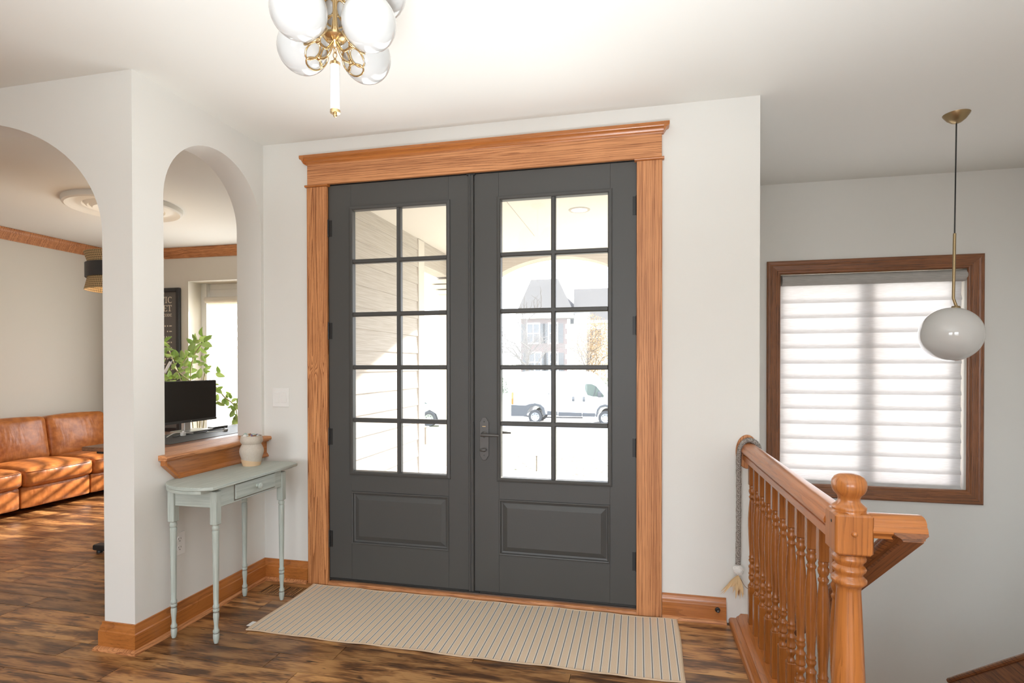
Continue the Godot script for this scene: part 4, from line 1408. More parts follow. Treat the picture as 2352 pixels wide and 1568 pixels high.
# ---------------------------------------------------------------- foyer things
func build_foyer_things() -> void:
	build_chandelier()
	build_pendant()
	build_console()
	# rug
	var rg := thing("rug", "tan runner with fine white and black stripes before the doors", "rug", Vector3(1.45, 0, 0.33))
	var rx0 := 0.372
	var rx1 := 2.520
	var rz0 := 0.040
	var rz1 := 0.636
	var g := geo()
	var top := func(u: float, w: float) -> Vector3:
		var x := lerpf(rx0, rx1, u)
		var z := lerpf(rz0, rz1, w)
		var edge := pow(absf(w * 2 - 1), 8.0)
		return Vector3(x + 0.004 * sin(w * 5.0), 0.0065 + 0.0035 * sin(x * 21.0 + 1.3 * sin(z * 7.0)) * (0.35 + edge) * 0.6, z + 0.003 * sin(x * 9.0))
	g.sheet(160, 14, top)
	var body := obj("pile", g, M.rug, rg, 0, Vector2(0.0375, 0.025))
	g = geo()
	for s in [[0.0, 0.0, 1.0, 0.0], [1.0, 0.0, 1.0, 1.0], [1.0, 1.0, 0.0, 1.0], [0.0, 1.0, 0.0, 0.0]]:
		var pts := []
		for k in 61:
			var t := k / 60.0
			var p: Vector3 = top.call(lerpf(s[0], s[2], t), lerpf(s[1], s[3], t))
			p.y = maxf(p.y - 0.002, 0.0042)
			pts.append(p)
		g.tube(pts, 0.0042, 6)
	obj("bound_edge", g, M.rug_edge, rg)
	obj("tag", geo().box(Vector3(0.356, 0.006, 0.575), Vector3(0.034, 0.0016, 0.05), 0.0005), M.white, rg)
	# floor vent between the console legs and the rug
	var vt := thing("floor_vent", "brown slotted floor register beside the console table leg", "vent", Vector3(0.24, 0, 0.155))
	for e in [[0.115, 0.085, 0.372, 0.100], [0.115, 0.210, 0.372, 0.226], [0.115, 0.100, 0.128, 0.210], [0.360, 0.100, 0.372, 0.210], [0.238, 0.100, 0.250, 0.210]]:
		obj("frame_bar", geo().span(Vector3(e[0], 0.0, e[1]), Vector3(e[2], 0.0035, e[3]), 0.001), M.planks[2], vt)
	obj("well", geo().span(Vector3(0.128, 0.0002, 0.100), Vector3(0.360, 0.0008, 0.210)), M.black, vt)
	for k in 16:
		var x := 0.134 + 0.0142 * k
		if absf(x - 0.244) < 0.009: continue
		obj("slat", geo().span(Vector3(x, 0.0004, 0.100), Vector3(x + 0.007, 0.0032, 0.210), 0.0006), M.planks[0], vt, 2)
	# switch plate
	var sw := thing("light_switch", "white double rocker switch plate left of the door casing", "switch", Vector3(0.123, 1.152, 0))
	obj("plate", geo().box(Vector3(0.123, 1.152, 0.003), Vector3(0.118, 0.118, 0.006), 0.0022), M.white, sw)
	for x in [0.099, 0.147]:
		var rk := geo()
		rk.xf = Transform3D(Basis(Vector3.RIGHT, 0.06), Vector3(x, 1.152, 0.007))
		rk.box(Vector3.ZERO, Vector3(0.033, 0.066, 0.006), 0.0015)
		obj("rocker", rk, M.white, sw)
	# outlet below the console
	var ol := thing("wall_outlet", "white duplex outlet on the wall behind the console table", "outlet", Vector3(0, 0.434, 0.678))
	obj("plate", geo().box(Vector3(0.003, 0.434, 0.678), Vector3(0.006, 0.118, 0.074), 0.0022), M.white, ol)
	for y in [0.412, 0.456]:
		var f := geo()
		f.xf = Transform3D(Basis(Vector3.FORWARD, PI / 2) , Vector3(0.006, y, 0.678))
		f.lathe(v2([0.0165, 0, 0.0165, 0.002, 0, 0.002]), Vector3.ZERO, 20)
		f.xf = Transform3D.IDENTITY
		var so := obj("socket", f, M.white, ol)
		bits("slots", geo().box(Vector3(0.0080, y + 0.004, 0.671), Vector3(0.001, 0.008, 0.002)).box(Vector3(0.0080, y + 0.004, 0.685), Vector3(0.001, 0.006, 0.002)).box(Vector3(0.0080, y - 0.008, 0.678), Vector3(0.001, 0.005, 0.004)), M.black, so)
	# door stop peg in the right baseboard
	var ds := thing("door_stop", "small black round door stop on the right baseboard", "door stop", Vector3(2.728, 0.072, 0.019))
	var dg := geo()
	dg.xf = Transform3D(Basis(Vector3.RIGHT, PI / 2), Vector3(2.728, 0.072, 0.018))
	dg.lathe(v2([0.0, 0.0, 0.0125, 0.0, 0.0135, 0.004, 0.0125, 0.009, 0.008, 0.012, 0.007, 0.022]), Vector3.ZERO, 18)
	obj("ring", dg, M.black, ds)
	dg = geo()
	dg.xf = Transform3D(Basis(Vector3.RIGHT, PI / 2), Vector3(2.728, 0.072, 0.018))
	dg.lathe(v2([0.0068, 0.018, 0.0068, 0.027, 0.004, 0.030, 0.0, 0.031]), Vector3.ZERO, 14)
	obj("tip", dg, M.iron, ds)
	build_cat_toy()
	build_unseen_bounce_light()

func build_unseen_bounce_light() -> void:
	# unseen stand-in body for the bounce light set in set_view_and_light()
	var c := Vector3(2.3, 0, 3.45)
	var u := thing("unseen_bounce_light", "black can out of view standing in for flash bounced off the ceiling", "floor lamp", c)
	obj("base", geo().lathe(v2([0, 0, 0.13, 0.0, 0.13, 0.015, 0.03, 0.03, 0.018, 0.05, 0.018, 0.36, 0.0, 0.36]), c, 28), M.black, u)
	obj("shade", geo().lathe(v2([0.0, 0.36, 0.07, 0.36, 0.10, 0.40, 0.11, 0.55, 0.104, 0.55, 0.095, 0.42, 0.0, 0.40]), c, 28), M.black, u)
	var lens := mat(Color8(255, 255, 255), 0.4)
	lens.emission_enabled = true
	lens.emission = Color(0.95, 0.98, 1.0)
	lens.emission_energy_multiplier = 2.0
	obj("lens", geo().lathe(v2([0.0, 0.53, 0.098, 0.53]), c, 24), lens, u)

func cam_offset(lat: float, dep: float) -> Vector3:
	return Vector3(0.9749 * lat - 0.2226 * dep, 0, -0.2226 * lat - 0.9749 * dep)

func build_chandelier() -> void:
	var ax := Vector3(1.464, 0, 1.626)
	var ch := thing("chandelier", "brass chandelier with white glass globes and a hanging white tube", "chandelier", ax + Vector3(0, 2.747, 0))
	obj("canopy", geo().lathe(v2([0, 2.715, 0.02, 2.712, 0.05, 2.722, 0.062, 2.735, 0.064, 2.747]), ax, 28), M.brass, ch)
	obj("stem", geo().lathe(v2([0.0, 2.285, 0.006, 2.285, 0.013, 2.296, 0.022, 2.306, 0.018, 2.318, 0.011, 2.330, 0.0065, 2.36, 0.0065, 2.72]), ax, 16), M.brass, ch)
	pieces("hub", [geo().lathe(v2([0, 2.292, 0.026, 2.296, 0.034, 2.304, 0.034, 2.310, 0.02, 2.318, 0.008, 2.322]), ax, 20), geo().lathe(v2([0.008, 2.440, 0.026, 2.444, 0.034, 2.452, 0.034, 2.460, 0.02, 2.468, 0.008, 2.474]), ax, 20)], M.brass, ch)
	var k := 0
	for tier in 2:
		for j in 4:
			var deg := -118.0 + 90.0 * j + 45.0 * tier
			var o := cam_offset(0.130 * cos(deg_to_rad(deg)), 0.130 * sin(deg_to_rad(deg)))
			var c := ax + o + Vector3(0, 2.310 if tier == 0 else 2.460, 0)
			var gl := obj("globe", geo().ball(c, Vector3.ONE * 0.075, 22, 36), M.opal, ch)
			# a cage of wire loops hugs the inner side of the globe
			var inw := (-o).normalized()
			var up := Vector3.UP
			var side := inw.cross(up)
			var pole := (inw * 0.82 - up * 0.57).normalized()
			var t1 := pole.cross(side).normalized()
			var cage := geo()
			var r := 0.0785
			for s in [-1.0, 0.0, 1.0]:
				var dirn := (t1 * cos(s * 1.9) + side * sin(s * 1.9)).normalized()
				var pts := []
				for e in 11:
					var a := e / 10.0 * PI
					var spread := sin(a) * 0.36
					var along := 0.08 + 0.44 * (1.0 - cos(a)) * 0.5
					var sd := pole.cross(dirn).normalized()
					pts.append(c + ((pole * cos(along) + dirn * sin(along)).normalized() * cos(spread) + sd * sin(spread)).normalized() * r)
				for e in 11:
					var a := (10 - e) / 10.0 * PI
					var spread := -sin(a) * 0.36
					var along := 0.08 + 0.44 * (1.0 - cos(a)) * 0.5
					var sd := pole.cross(dirn).normalized()
					pts.append(c + ((pole * cos(along) + dirn * sin(along)).normalized() * cos(spread) + sd * sin(spread)).normalized() * r)
				cage.tube(pts, 0.0026, 7)
			cage.ball(c + pole * 0.080, Vector3.ONE * 0.009, 8, 12)
			var hubp := ax + Vector3(0, 2.303 if tier == 0 else 2.456, 0)
			cage.tube(smooth_path([hubp, hubp.lerp(c + pole * 0.086, 0.5) - up * 0.022, c + pole * 0.084], 5), 0.0038, 8)
			obj("globe_holder", cage, M.brass, gl)
	# bulbs' light and the hanging tube
	var chain := geo()
	for e in 3:
		var cy := 2.283 - e * 0.014
		var pts := []
		for s in 13:
			var a := TAU * s / 12.0
			var w := Vector3(cos(a) * 0.006, sin(a) * 0.009, 0) if e % 2 == 0 else Vector3(0, sin(a) * 0.009, cos(a) * 0.006)
			pts.append(ax + Vector3(0, cy, 0) + w)
		chain.tube(pts, 0.0014, 6)
	obj("chain", chain, M.brass, ch)
	obj("hanging_tube", geo().lathe(v2([0, 2.092, 0.0138, 2.092, 0.0138, 2.228, 0, 2.228]), ax, 20), M.wht_matte, ch)
	var cp := geo()
	var cp2 := geo()
	cp2.lathe(v2([0, 2.246, 0.003, 2.246, 0.005, 2.238, 0.0145, 2.233, 0.0145, 2.225, 0.0138, 2.225]), ax, 20)
	cp.lathe(v2([0, 2.076, 0.004, 2.077, 0.006, 2.082, 0.005, 2.086, 0.0145, 2.088, 0.0145, 2.096, 0.0138, 2.096]), ax, 20)
	pieces("end_cap", [cp2, cp], M.brass, ch)

func build_pendant() -> void:
	var a := Vector3(4.043, 2.747, -0.477)
	var p := thing("pendant_lamp", "white glass globe pendant on a black cord and brass rod", "pendant lamp", a)
	obj("canopy", geo().lathe(v2([0, -0.052, 0.008, -0.052, 0.024, -0.046, 0.044, -0.030, 0.060, -0.008, 0.064, 0.0]), a, 32), M.aged, p)
	var rt := Vector3(4.0375, 2.086, -0.477)
	obj("cord", geo().tube([a + Vector3(0, -0.05, 0), rt], 0.0036, 8), M.black, p)
	obj("rod", geo().tube([rt, Vector3(4.033, 1.726, -0.477), Vector3(4.036, 1.716, -0.477), Vector3(4.050, 1.672, -0.477)], 0.0075, 12), M.aged, p)
	obj("globe", geo().ball(Vector3(4.021, 1.525, -0.477), Vector3(0.150, 0.150, 0.150), 28, 44), M.opal_pendant, p)
	obj("socket_cap", geo().lathe(v2([0.0, 0.006, 0.018, 0.004, 0.022, -0.002, 0.022, -0.010]), Vector3(4.045, 1.678, -0.477), 16), M.aged, p)

func table_leg(x: float, z: float, parent: Node) -> void:
	var lg := geo()
	lg.box(Vector3(x, 0.662, z), Vector3(0.038, 0.164, 0.038), 0.004)
	var prof := v2([0, 0, 0.0095, 0.001, 0.0125, 0.012, 0.0145, 0.030, 0.0145, 0.045, 0.011, 0.050, 0.0145, 0.055, 0.0145, 0.064, 0.011, 0.068, 0.0095, 0.085, 0.011, 0.105, 0.0138, 0.130, 0.0135, 0.145, 0.0105, 0.154, 0.0145, 0.158, 0.0150, 0.166, 0.0120, 0.172, 0.0150, 0.178, 0.0145, 0.186, 0.0115, 0.190, 0.0125, 0.25, 0.0145, 0.42, 0.0158, 0.535, 0.0162, 0.548, 0.0125, 0.553, 0.0165, 0.558, 0.0165, 0.570, 0.0135, 0.575, 0.016, 0.582])
	lg.lathe(prof, Vector3(x, 0, z), 18, 0.9)
	var o := obj("leg", lg, M.paint, parent, 1, Vector2(0.6, 0.12))
	var wr := geo()
	for y in [0.050, 0.154, 0.172, 0.553]:
		wr.lathe(v2([0.0122, y - 0.0022, 0.0130, y, 0.0122, y + 0.0022]), Vector3(x, 0, z), 18)
	bits("worn_grooves", wr, M.paint_wear, o)

func build_console() -> void:
	var t := thing("console_table", "pale blue-grey console table with turned legs under the arch", "table", Vector3(0.19, 0, 0.505))
	var y1 := 0.777
	var half := [[0.355, 0.328], [0.352, 0.334], [0.304, 0.361], [0.262, 0.369], [0.218, 0.372], [0.170, 0.368], [0.129, 0.355], [0.085, 0.332], [0.050, 0.304], [0.022, 0.268], [0.006, 0.225]]
	var TP := Transform3D(Basis(Vector3(0, 0, 1), Vector3(1, 0, 0), Vector3.UP), Vector3(0, 0, 0.505))   # local x = z, y = x, z = up
	TP.basis = Basis(Vector3(0, 0, 1), Vector3(1, 0, 0), Vector3(0, 1, 0))
	var top := PackedVector2Array()
	for q in half: top.append(Vector2(q[1], q[0]))
	for k in range(half.size() - 1, -1, -1): top.append(Vector2(-half[k][1], half[k][0]))
	obj("table_top", geo().extrude(top, y1 - 0.017, y1, TP, 0.5, 0.003), M.paint, t, 2, Vector2(0.8, 0.25))
	# lower lip under the curved ends
	for s in [1.0, -1.0]:
		var lip := PackedVector2Array()
		for k in range(2, half.size() - 1): lip.append(Vector2((half[k][1] - 0.004) * s, half[k][0]))
		lip.append(Vector2(0.20 * s, 0.022)); lip.append(Vector2(0.28 * s, 0.16)); lip.append(Vector2(0.285 * s, 0.304))
		obj("end_lip", geo().extrude(lip, y1 - 0.034, y1 - 0.017, TP, 0.5, 0.002), M.paint, t, 2, Vector2(0.8, 0.25))
	var xf := 0.312
	var xb := 0.066
	var za := 0.268
	var zb := 0.778
	for q in [[xf, za], [xf, zb], [xb, za], [xb, zb]]: table_leg(q[0], q[1], t)
	obj("front_apron", geo().span(Vector3(xf - 0.004, 0.662, za + 0.019), Vector3(xf + 0.014, 0.76, zb - 0.019), 0.002), M.paint, t, 2, Vector2(0.8, 0.25))
	obj("back_apron", geo().span(Vector3(xb - 0.014, 0.662, za + 0.019), Vector3(xb + 0.004, 0.76, zb - 0.019), 0.002), M.paint, t, 2, Vector2(0.8, 0.25))
	for z in [za, zb]:
		obj("side_apron", geo().span(Vector3(xb + 0.019, 0.662, z - 0.009), Vector3(xf - 0.019, 0.76, z + 0.009), 0.002), M.paint, t, 0, Vector2(0.8, 0.25))
	var dr := obj("drawer", geo().span(Vector3(xf + 0.008, 0.676, 0.352), Vector3(xf + 0.024, 0.752, 0.662), 0.003), M.paint, t, 2, Vector2(0.8, 0.25))
	obj("drawer_gap", geo().span(Vector3(xf + 0.0135, 0.670, 0.346), Vector3(xf + 0.0146, 0.757, 0.668)), M.paint_wear, dr)
	var kn := geo()
	kn.xf = Transform3D(Basis(Vector3.FORWARD, PI / 2), Vector3(xf + 0.024, 0.714, 0.507))
	kn.lathe(v2([0.009, 0, 0.007, 0.006, 0.0075, 0.010, 0.0145, 0.015, 0.0165, 0.021, 0.014, 0.027, 0.006, 0.030, 0, 0.0305]), Vector3.ZERO, 20)
	obj("knob", kn, M.paint, dr)
	# stoneware pot of trinkets
	var c := Vector3(0.135, y1, 0.292)
	var v := thing("stoneware_pot", "speckled two-bulge stoneware pot on the console table", "pot", c)
	var pr := v2([0.0, 0.0, 0.050, 0.0, 0.053, 0.006, 0.056, 0.024, 0.0605, 0.044, 0.068, 0.066, 0.0712, 0.082, 0.069, 0.098, 0.060, 0.116, 0.0555, 0.124, 0.061, 0.131, 0.0665, 0.140, 0.0665, 0.150, 0.062, 0.165, 0.060, 0.172, 0.0565, 0.172, 0.058, 0.160, 0.0605, 0.148, 0.052, 0.126, 0.055, 0.10, 0.0, 0.10])
	obj("body", geo().lathe(pr, c, 40, 0.9), M.stoneware, v, 1, Vector2(0.12, 0.12))
	for q in [v]: q.scale = Vector3(0.92, 1.0, 0.92)
	# unglazed foot: a dipped line that rises to one side
	var fg := geo()
	for k in 40:
		for j in 4:
			var q := []
			var nn := []
			for e in [[k, j], [k + 1, j], [k + 1, j + 1], [k, j + 1]]:
				var a: float = e[0] / 40.0 * TAU
				var y: float = (0.030 + 0.010 * sin(a - 0.9)) * e[1] / 4.0
				var r := 0.0505 + 0.0075 * clampf(y / 0.024, 0, 1) + maxf(y - 0.024, 0.0) * 0.24 + 0.0009
				q.append(c + Vector3(cos(a) * r, y + 0.0005, sin(a) * r))
				nn.append(Vector3(cos(a), -0.2, sin(a)))
			fg.quad(q[0], q[1], q[2], q[3], nn[0], nn[1], nn[2], nn[3])
	obj("bare_foot", fg, M.clay, v)
	rng.seed = 15
	var cols := [Color8(236, 232, 226), Color8(140, 96, 66), Color8(168, 190, 180), Color8(120, 104, 132), Color8(196, 160, 120), Color8(90, 84, 80), Color8(206, 206, 200)]
	for k in 15:
		var a := k * 2.4
		var r := 0.040 * sqrt((k + 0.5) / 15.0)
		var s := rng.randf_range(0.009, 0.014)
		var p := c + Vector3(cos(a) * r, 0.167 + rng.randf() * 0.006, sin(a) * r)
		var pg := geo()
		pg.xf = Transform3D(Basis.from_euler(Vector3(rng.randf() * 3, rng.randf() * 3, rng.randf() * 3)), p)
		pg.cushion(Vector3.ZERO, Vector3(s * 2.2, s * 1.1, s * 1.7), s * 0.5, Vector3.ZERO, 3)
		var st := obj("tumbled_stone", pg, mat(cols[k % 7], 0.25))
		tag(st, "small tumbled stones heaped in the mouth of the speckled pot", "stone", "tumbled stones in the pot")
	var hp := geo()
	for k in 1: hp.lathe(v2([0.0, 0.160, 0.056, 0.158]), c, 20)
	var fill := obj("stone_filling", hp, mat(Color8(150, 130, 112), 0.8), v)
	# oak sill of the pass-through
	var sl := struct("trim_sill", geo().span(Vector3(-0.20, 0.885, -0.0), Vector3(0.012, 0.907, 0.768), 0.002), M.oak, "oak sill board and moulded face under the small arch", "sill", 2, Vector2(1.2, 0.3))
	var nose := v2([0, 0.883, 0.044, 0.883, 0.050, 0.886, 0.053, 0.892, 0.053, 0.899, 0.050, 0.905, 0.044, 0.908, 0, 0.908])
	obj("nosing", geo().sweep(nose, [Vector3(0.0, 0, 0.0), Vector3(0.0, 0, 0.800)]), M.oak, sl, 2)
	# face board with clipped lower corners, edged with a bead
	var fz0 := 0.0
	var fz1 := 0.785
	var yb := 0.778
	var TF := Transform3D(Basis(Vector3(0, 0, 1), Vector3.UP, Vector3(-1, 0, 0)), Vector3.ZERO)  # local x = z, y = y, z = -x
	obj("face_board", geo().extrude(v2([fz0, 0.884, fz0, yb, fz1 - 0.085, yb, fz1, yb + 0.078, fz1, 0.884]), -0.018, 0.0, TF, 0.45, 0.001), M.honey, sl, 2, Vector2(1.0, 0.3))
	var bd := v2([-0.0012, 0, -0.0012, 0.030, 0.006, 0.032, 0.012, 0.028, 0.018, 0.024, 0.024, 0.018, 0.024, 0.0])
	obj("face_moulding", geo().sweep(bd, [Vector3(0.0004, 0.886, fz1), Vector3(0.0004, yb + 0.078, fz1), Vector3(0.0004, yb, fz1 - 0.085), Vector3(0.0004, yb, fz0)], Vector3.RIGHT * 1.0), M.honey, sl)
	obj("nosing_cove", geo().sweep(v2([0.017, 0.872, 0.030, 0.874, 0.036, 0.884, 0.017, 0.884]), [Vector3(0.0, 0, 0.0), Vector3(0.0, 0, 0.788)]), M.honey, sl, 2)

func build_cat_toy() -> void:
	var t := thing("cat_toy", "grey fuzzy cord toy with a white ball and feathers on the handrail end", "toy", Vector3(2.826, 0.3, 0.032))
	rng.seed = 61
	var path := smooth_path([Vector3(2.930, 0.905, 0.034), Vector3(2.918, 0.945, 0.036), Vector3(2.888, 0.968, 0.038), Vector3(2.857, 0.962, 0.038), Vector3(2.834, 0.925, 0.036), Vector3(2.828, 0.86, 0.033), Vector3(2.829, 0.70, 0.031), Vector3(2.828, 0.50, 0.031), Vector3(2.826, 0.322, 0.031)], 14)
	var rad := []
	for p in path: rad.append(0.0125 + rng.randf_range(-0.0012, 0.0012))
	var g := geo().tube(path, rad, 12)
	# short pile standing off the cord
	for k in 2600:
		var i := rng.randi_range(0, path.size() - 2)
		var p: Vector3 = path[i].lerp(path[i + 1], rng.randf())
		var d: Vector3 = (path[i + 1] - path[i]).normalized()
		var o := d.cross(Vector3(rng.randfn(), rng.randfn(), rng.randfn())).normalized()
		var b := p + o * 0.0115
		var w := d.cross(o) * 0.0009
		g.flat([b - w, b + w, b + o * rng.randf_range(0.003, 0.006) + d * rng.randf_range(-0.003, 0.003)], o)
	obj("cord", g, M.felt, t, -1, Vector2(0.08, 0.08))
	g = geo().ball(Vector3(2.828, 0.294, 0.034), Vector3(0.0262, 0.0255, 0.026), 14, 22)
	for k in 500:
		var o := Vector3(rng.randfn(), rng.randfn(), rng.randfn()).normalized()
		var b := Vector3(2.828, 0.294, 0.034) + o * 0.0258
		var w := o.cross(Vector3(rng.randfn(), rng.randfn(), rng.randfn())).normalized()
		g.flat([b - w * 0.004, b + w * 0.004, b + w * 0.002 + o * 0.0022], o)
	obj("wool_ball", g, M.wool, t)
	for k in 24:
		var a := rng.randf_range(-0.95, 0.7)
		var l := rng.randf_range(0.06, 0.125)
		var p0 := Vector3(2.826, 0.268, 0.036)
		var e := p0 + Vector3(sin(a) * l * 0.8 - 0.018, -l * cos(a * 0.6), rng.randf_range(-0.012, 0.02))
		var mid := p0.lerp(e, 0.5) + Vector3(rng.randf_range(-0.012, 0.012), 0, 0.008)
		var f := geo()
		var wd := rng.randf_range(0.0025, 0.008)
		f.sheet(8, 2, func(u: float, w: float) -> Vector3:
			var q := p0.lerp(mid, u).lerp(mid.lerp(e, u), u)
			var across := (e - p0).cross(Vector3.BACK).normalized()
			return q + across * (w - 0.5) * 2.0 * wd * sin(PI * clampf(u * 0.9 + 0.08, 0, 1)) + Vector3(0, 0, 0.003 * absf(w - 0.5)), Vector3.BACK)
		obj("feather", f, M.feather if k != 5 else M.feather_dark, t)
	obj("quill", geo().tube(smooth_path([Vector3(2.835, 0.255, 0.04), Vector3(2.86, 0.215, 0.05), Vector3(2.89, 0.20, 0.055)], 6), 0.0014, 6), M.feather_dark, t)

# ---------------------------------------------------------------- balustrade
func build_balustrade() -> void:
	var X := 2.879
	var b := thing("balustrade", "oak balustrade with turned balusters and ball-top newel at the stairwell", "balustrade", Vector3(X, 0, 0.7))
	# floor nosing and shoe
	var ns := v2([2.785, 0.0, 2.785, 0.018, 2.789, 0.026, 2.797, 0.030, 2.822, 0.030, 2.824, 0.036, 2.836, 0.044, 2.845, 0.055, 2.905, 0.055, 2.914, 0.044, 2.926, 0.036, 2.936, 0.030, 2.946, 0.020, 2.946, -0.02, 2.785, -0.02])
	var TS := Transform3D(Basis(Vector3(1, 0, 0), Vector3.UP, Vector3(0, 0, 1)), Vector3.ZERO)
	obj("base_shoe", geo().extrude(ns, 0.002, 1.44, TS, 0.4), M.honey, b, 2, Vector2(1.2, 0.3))
	# hand rail: a moulded profile along z
	var rl := v2([X - 0.024, 0.890, X + 0.024, 0.890, X + 0.026, 0.897, X + 0.033, 0.902, X + 0.040, 0.908, X + 0.041, 0.916, X + 0.037, 0.926, X + 0.033, 0.930, X + 0.032, 0.938, X + 0.026, 0.946, X + 0.015, 0.951, X, 0.953, X - 0.015, 0.951, X - 0.026, 0.946, X - 0.032, 0.938, X - 0.033, 0.930, X - 0.037, 0.926, X - 0.041, 0.916, X - 0.040, 0.908, X - 0.033, 0.902, X - 0.026, 0.897])
	obj("handrail", geo().extrude(rl, 0.012, 1.345, TS, 0.6), M.rail, b, 2, Vector2(1.2, 0.2))
	obj("rail_fillet", geo().span(Vector3(X - 0.0285, 0.862, 0.012), Vector3(X + 0.0285, 0.8905, 1.345), 0.003), M.rail, b, 2, Vector2(1.2, 0.2))
	# rosette on the wall
	var rs := PackedVector2Array()
	for k in 40:
		var a := TAU * k / 40.0
		rs.append(Vector2(X - 0.006 + 0.0555 * cos(a), 0.905 + 0.088 * sin(a)))
	obj("rosette", geo().extrude(rs, 0.001, 0.017, TS, 0.6, 0.005), M.oak, b, 1)
	# balusters
	var ref: MeshInstance3D = null
	var prof := v2([0.0, 0.248, 0.0140, 0.249, 0.0150, 0.254, 0.0125, 0.260, 0.0095, 0.266, 0.0105, 0.272, 0.0150, 0.280, 0.0165, 0.288, 0.0155, 0.295, 0.0120, 0.300, 0.0165, 0.304, 0.0170, 0.310, 0.0150, 0.315, 0.0145, 0.335, 0.0165, 0.340, 0.0170, 0.346, 0.0130, 0.351, 0.0105, 0.357, 0.0115, 0.364, 0.0155, 0.372, 0.0160, 0.378, 0.0130, 0.384, 0.0150, 0.388, 0.0155, 0.393, 0.0128, 0.398, 0.0130, 0.415, 0.0165, 0.48, 0.0190, 0.55, 0.0190, 0.59, 0.0165, 0.64, 0.0130, 0.675, 0.0120, 0.684, 0.0150, 0.689, 0.0160, 0.695, 0.0125, 0.700, 0.0115, 0.706, 0.0150, 0.713, 0.0168, 0.721, 0.0160, 0.729, 0.0130, 0.735, 0.0145, 0.740, 0.0150, 0.746, 0.0130, 0.752])
	for k in 11:
		var z := 0.112 + 0.1218 * k
		var g := geo()
		g.box(Vector3(X, 0.151, z), Vector3(0.0335, 0.196, 0.0335), 0.003)
		g.box(Vector3(X, 0.808, z), Vector3(0.0335, 0.112, 0.0335), 0.003)
		g.lathe(prof, Vector3(X, 0, z), 16, 0.95)
		obj("baluster", g, M.baluster, b, 1, Vector2(1.2, 0.16))
	# newel
	var N := Vector3(2.889, -0.008, 1.389)
	var nw := obj("newel_post", geo().box(N + Vector3(0, 0.907, 0), Vector3(0.095, 0.116, 0.095), 0.009).lathe(v2([0.046, -0.02, 0.046, 0.24, 0.046, 0.30, 0.043, 0.44, 0.038, 0.56, 0.033, 0.68, 0.030, 0.745, 0.031, 0.757, 0.038, 0.763, 0.0435, 0.769, 0.044, 0.776, 0.0395, 0.781, 0.034, 0.786, 0.0345, 0.793, 0.041, 0.800, 0.0425, 0.807, 0.0385, 0.812, 0.034, 0.817, 0.036, 0.823, 0.0415, 0.829, 0.0425, 0.836, 0.040, 0.842, 0.036, 0.848]), N, 32, 0.95), M.honey, b, 1, Vector2(1.2, 0.2))
	# chamfered cap of the block and the ball finial
	var fn := geo()
	fn.lathe(v2([0.046, 0.955, 0.045, 0.960, 0.041, 0.966, 0.0425, 0.970, 0.0425, 0.975, 0.038, 0.979, 0.033, 0.983, 0.0275, 0.990, 0.0270, 0.998, 0.030, 1.006, 0.038, 1.014, 0.0425, 1.024, 0.0438, 1.035, 0.0420, 1.046, 0.036, 1.056, 0.026, 1.0625, 0.012, 1.0655, 0.0, 1.066]), N, 32, 0.95)
	obj("ball_finial", fn, M.honey, nw, 1, Vector2(0.6, 0.15))
	var pg := geo()
	pg.xf = Transform3D(Basis(Vector3.RIGHT, PI / 2), N + Vector3(-0.002, 0.911, 0.0475))
	pg.lathe(v2([0.0075, 0, 0.0075, 0.003, 0.006, 0.006, 0.003, 0.0078, 0, 0.008]), Vector3.ZERO, 16)
	obj("wood_plug", pg, M.honey, nw)
	pg = geo()
	pg.xf = Transform3D(Basis(Vector3.FORWARD, -PI / 2), N + Vector3(-0.0478, 0.936, 0.012))
	pg.lathe(v2([0.0045, 0, 0.004, 0.0006, 0, 0.0006]), Vector3.ZERO, 12)
	obj("plug_hole", pg, M.black, nw)
	# short rail stub past the newel, and the rail that goes down the flight
	var st := PackedVector2Array()
	for q in rl: st.append(Vector2(-(q.x - X), q.y - 0.001))
	var TX := Transform3D(Basis(Vector3(0, 0, -1), Vector3.UP, Vector3(1, 0, 0)), Vector3(0, 0, N.z))
	obj("rail_stub", geo().extrude(st, N.x + 0.044, 3.064, TX, 0.6), M.honey, b, 0, Vector2(1.2, 0.2))
	var d := Vector3(0, -0.70, -1).normalized()
	var upv := Vector3(0, 1, -0.70).normalized()
	var rp := PackedVector2Array()
	for q in rl: rp.append(Vector2(q.x - X, q.y - 0.9215))
	var start := Vector3(3.0235, 0.9185, 1.425)
	var TR := Transform3D(Basis(Vector3(1, 0, 0), upv, -d), start)
	var dn := geo().extrude(rp, -2.7, 0.0, TR, 0.6)
	obj("sloping_rail", dn, M.brown, b, 2, Vector2(1.2, 0.2))

